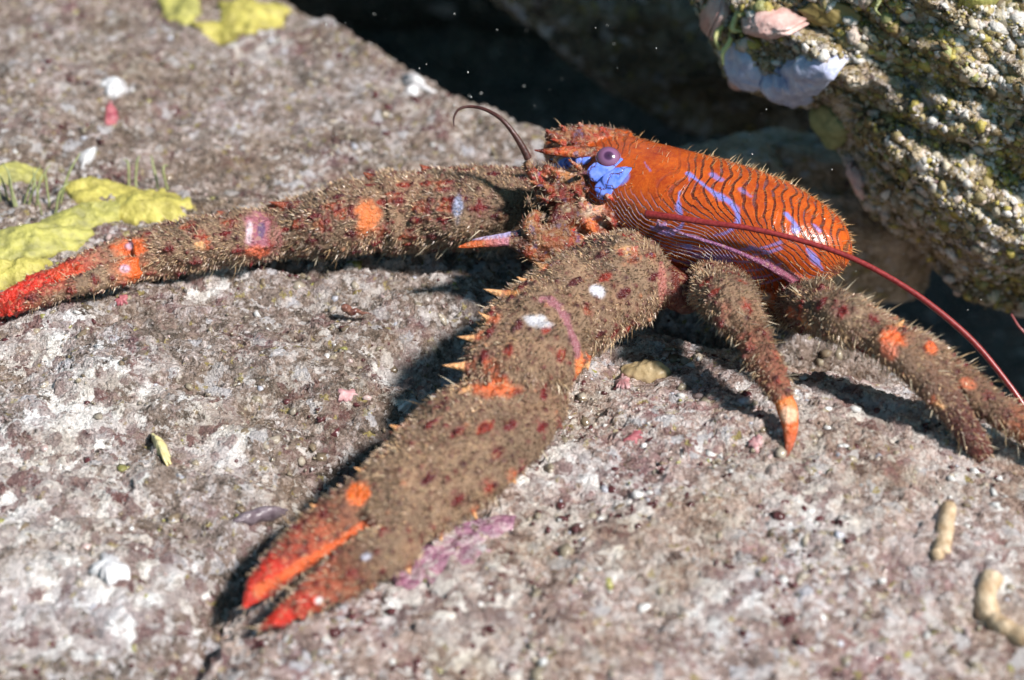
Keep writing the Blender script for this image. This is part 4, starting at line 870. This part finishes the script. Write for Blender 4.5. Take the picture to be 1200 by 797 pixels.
# little whelk below the far claw
p, n = hit(420, 380); mb = MB(); sz = 0.16
for k in range(60):
    t = k/59; a = t*2*math.pi*2.6; rr = sz*0.42*(1-t)**1.3; c = p+n*0.13+R*(0.14-0.34*t)*-1+U*0.05*(1-t)+(math.cos(a)*n+math.sin(a)*np.cross(n, R))*rr*0.45
    V, Fc = blob(c, [rr*0.85+0.006]*3, None, 1, 0.05, 2, k); mb.add(V, Fc, (1, 1, 1))
V, Fc, C = mb.arr(); me_ = fuse(V, Fc, 0.010, 1); me_.materials.append(M_snl); o = bpy.data.objects.new('snail', me_); col.objects.link(o)
tag(o, 'tiny dark red snail shell on the slab below the middle of the far claw', 'snail')
# worm tubes
def wormtube(pts, label, r):
    P = []
    for (x, y, h) in pts:
        q = above(x, y, h); P.append([*q, r*pxsize(q)])
    A = resamp(P, 12); rr = A[:, 3]*(1+0.12*fbm(A[:, :3]*9, 5, 2)); V, Fc, C = tube(A[:, :3], rr, 18); return tag(mesh_obj('worm_tube', V, Fc, M_tube), label, 'worm tube')
wormtube([(1163, 676, 0.04), (1155, 698, 0.04), (1160, 722, 0.05), (1180, 738, 0.05), (1206, 748, 0.04), (1230, 745, 0.03)], 'curled beige worm tube at the lower right corner', 13)
wormtube([(1112, 594, 0.02), (1108, 615, 0.03), (1103, 648, 0.03)], 'short straight tan worm tube on the pale boulder at right', 10)
wormtube([(1100, 425+230, 0.02), (1096, 645, 0.06)], 'stubby broken worm tube touching the straight tan one', 7)
# green tufts
def tuft(name, roots, label, cat, on='g', mat=None):
    mb = MB()
    for (x, y, dx, dy, r) in roots:
        p, n = hit(x, y) if on == 'g' else shot(x, y)
        if np.dot(n, CAM-p) < 0: n = -n
        s = pxsize(p); e = p+(R*dx-U*dy)*s+n*0.12; mid = (p+e)/2+n*0.14+R*rng.uniform(-0.04, 0.04)
        A = resamp([[*(p-n*0.02), r*s], [*mid, r*s*0.9], [*e, r*s*0.35]], 7); A[:, :3] += 0.02*np.stack([fbm(A[:, :3]*4, k_, 2) for k_ in (1, 2, 3)], 1)
        V, Fc, C = tube(A[:, :3], A[:, 3], 7); mb.add(V, Fc, (1, 1, 1))
    V, Fc, C = mb.arr(); return tag(mesh_obj(name, V, Fc, mat or M_hyd), label, cat)
tuft('hydroid', [(x, 246+rng.uniform(-10, 8), rng.uniform(-34, 26), -rng.uniform(24, 62), rng.uniform(0.9, 1.9)) for x in (2, 10, 18, 27, 33, 42, 50, 58, 64, 70, 22)], 'tuft of thin green strands at the left edge behind the yellow sponges', 'hydroid')
tuft('hydroid', [(x, 222, rng.uniform(-8, 8), -rng.uniform(18, 34), 1.6) for x in (150, 160, 185, 196)], 'sparse pair of short green strands right of the bright yellow sponge', 'hydroid')
tuft('hydroid', [(862, 18, -9, 42, 3.2), (872, 22, -18, 48, 3.4), (866, 10, 12, 20, 4), (858, 16, -6, 26, 2.8), (874, 14, 14, -14, 4)], 'pale yellow forked strands hanging over the blue grey sponge', 'hydroid', on='o', mat=plain('yellow_strand', (0.50, 0.47, 0.16), (0.62, 0.60, 0.28), 12, 0.5))
tuft('hydroid', [(1030, -6, 3, 20, 2.4), (1033, -4, -4, 8, 2)], 'single green strand at the top edge of the overhang', 'hydroid', on='o')
# growths on the overhang
for a in [(945, 88, 34, 20, -12, 0.20, M_lav, 'rounded lavender grey sponge on the lower lip of the overhang', 'sponge'),
          (872, 82, 18, 34, 20, 0.14, M_lav, 'blue grey sponge film at the left tip of the overhang', 'sponge'),
          (925, 106, 34, 9, -10, 0.14, M_lav, 'thin grey blue ridge under the rounded lavender sponge', 'sponge'),
          (904, 27, 32, 15, -10, 0.20, M_rose, 'rose pink knob near the top left of the overhang', 'crust'),
          (868, 92, 13, 9, -30, 0.12, M_rose, 'rose pink spot at the lowest left tip of the overhang', 'crust'),
          (840, 10, 16, 20, 10, 0.20, M_rose, 'pale pink lump at the top left corner of the overhang', 'crust'),
          (972, 148, 16, 26, 30, 0.14, M_grn, 'grey green crust running down the edge of the overhang', 'crust'),
          (1004, 212, 11, 24, 25, 0.12, M_rose, 'faded pink crust on the shaded underside edge of the overhang', 'crust'),
          (1150, 0, 24, 10, 0, 0.15, M_ygr, 'olive yellow sponge at the top edge of the overhang', 'sponge'),
          (975, 18, 34, 16, -10, 0.06, plain('brown_film', (0.18, 0.13, 0.04), (0.27, 0.20, 0.07), 5, 0.5), 'smooth brown crust film at the top of the overhang', 'crust')]:
    crust('sponge' if a[8] == 'sponge' else 'crust', *a[:7], a[7], a[8], on='o', lift=0.05, lump=0.25)
# drifting specks in the dark water of the crevice
n = 150; px_ = rng.uniform(330, 1200, n); py_ = rng.uniform(0, 400, n); dp = rng.uniform(19.5, 25, n)
P = np.array([D(x, y, d) for x, y, d in zip(px_, py_, dp)]); keep = P[:, 2] > ztop(P[:, 0], P[:, 1])+0.2
keep &= np.array([bvO.ray_cast(Vector(CAM), Vector((p_-CAM)/np.linalg.norm(p_-CAM)), float(np.linalg.norm(p_-CAM))+0.1)[0] is None for p_ in P]); P = P[keep]; n = len(P)
grains('marine_snow', P, np.tile([0, 0, 1.0], (n, 1)), rng.uniform(0.004, 0.012, n), np.tile([0.6, 0.6, 0.58], (n, 1)), M_grit, 1.0)
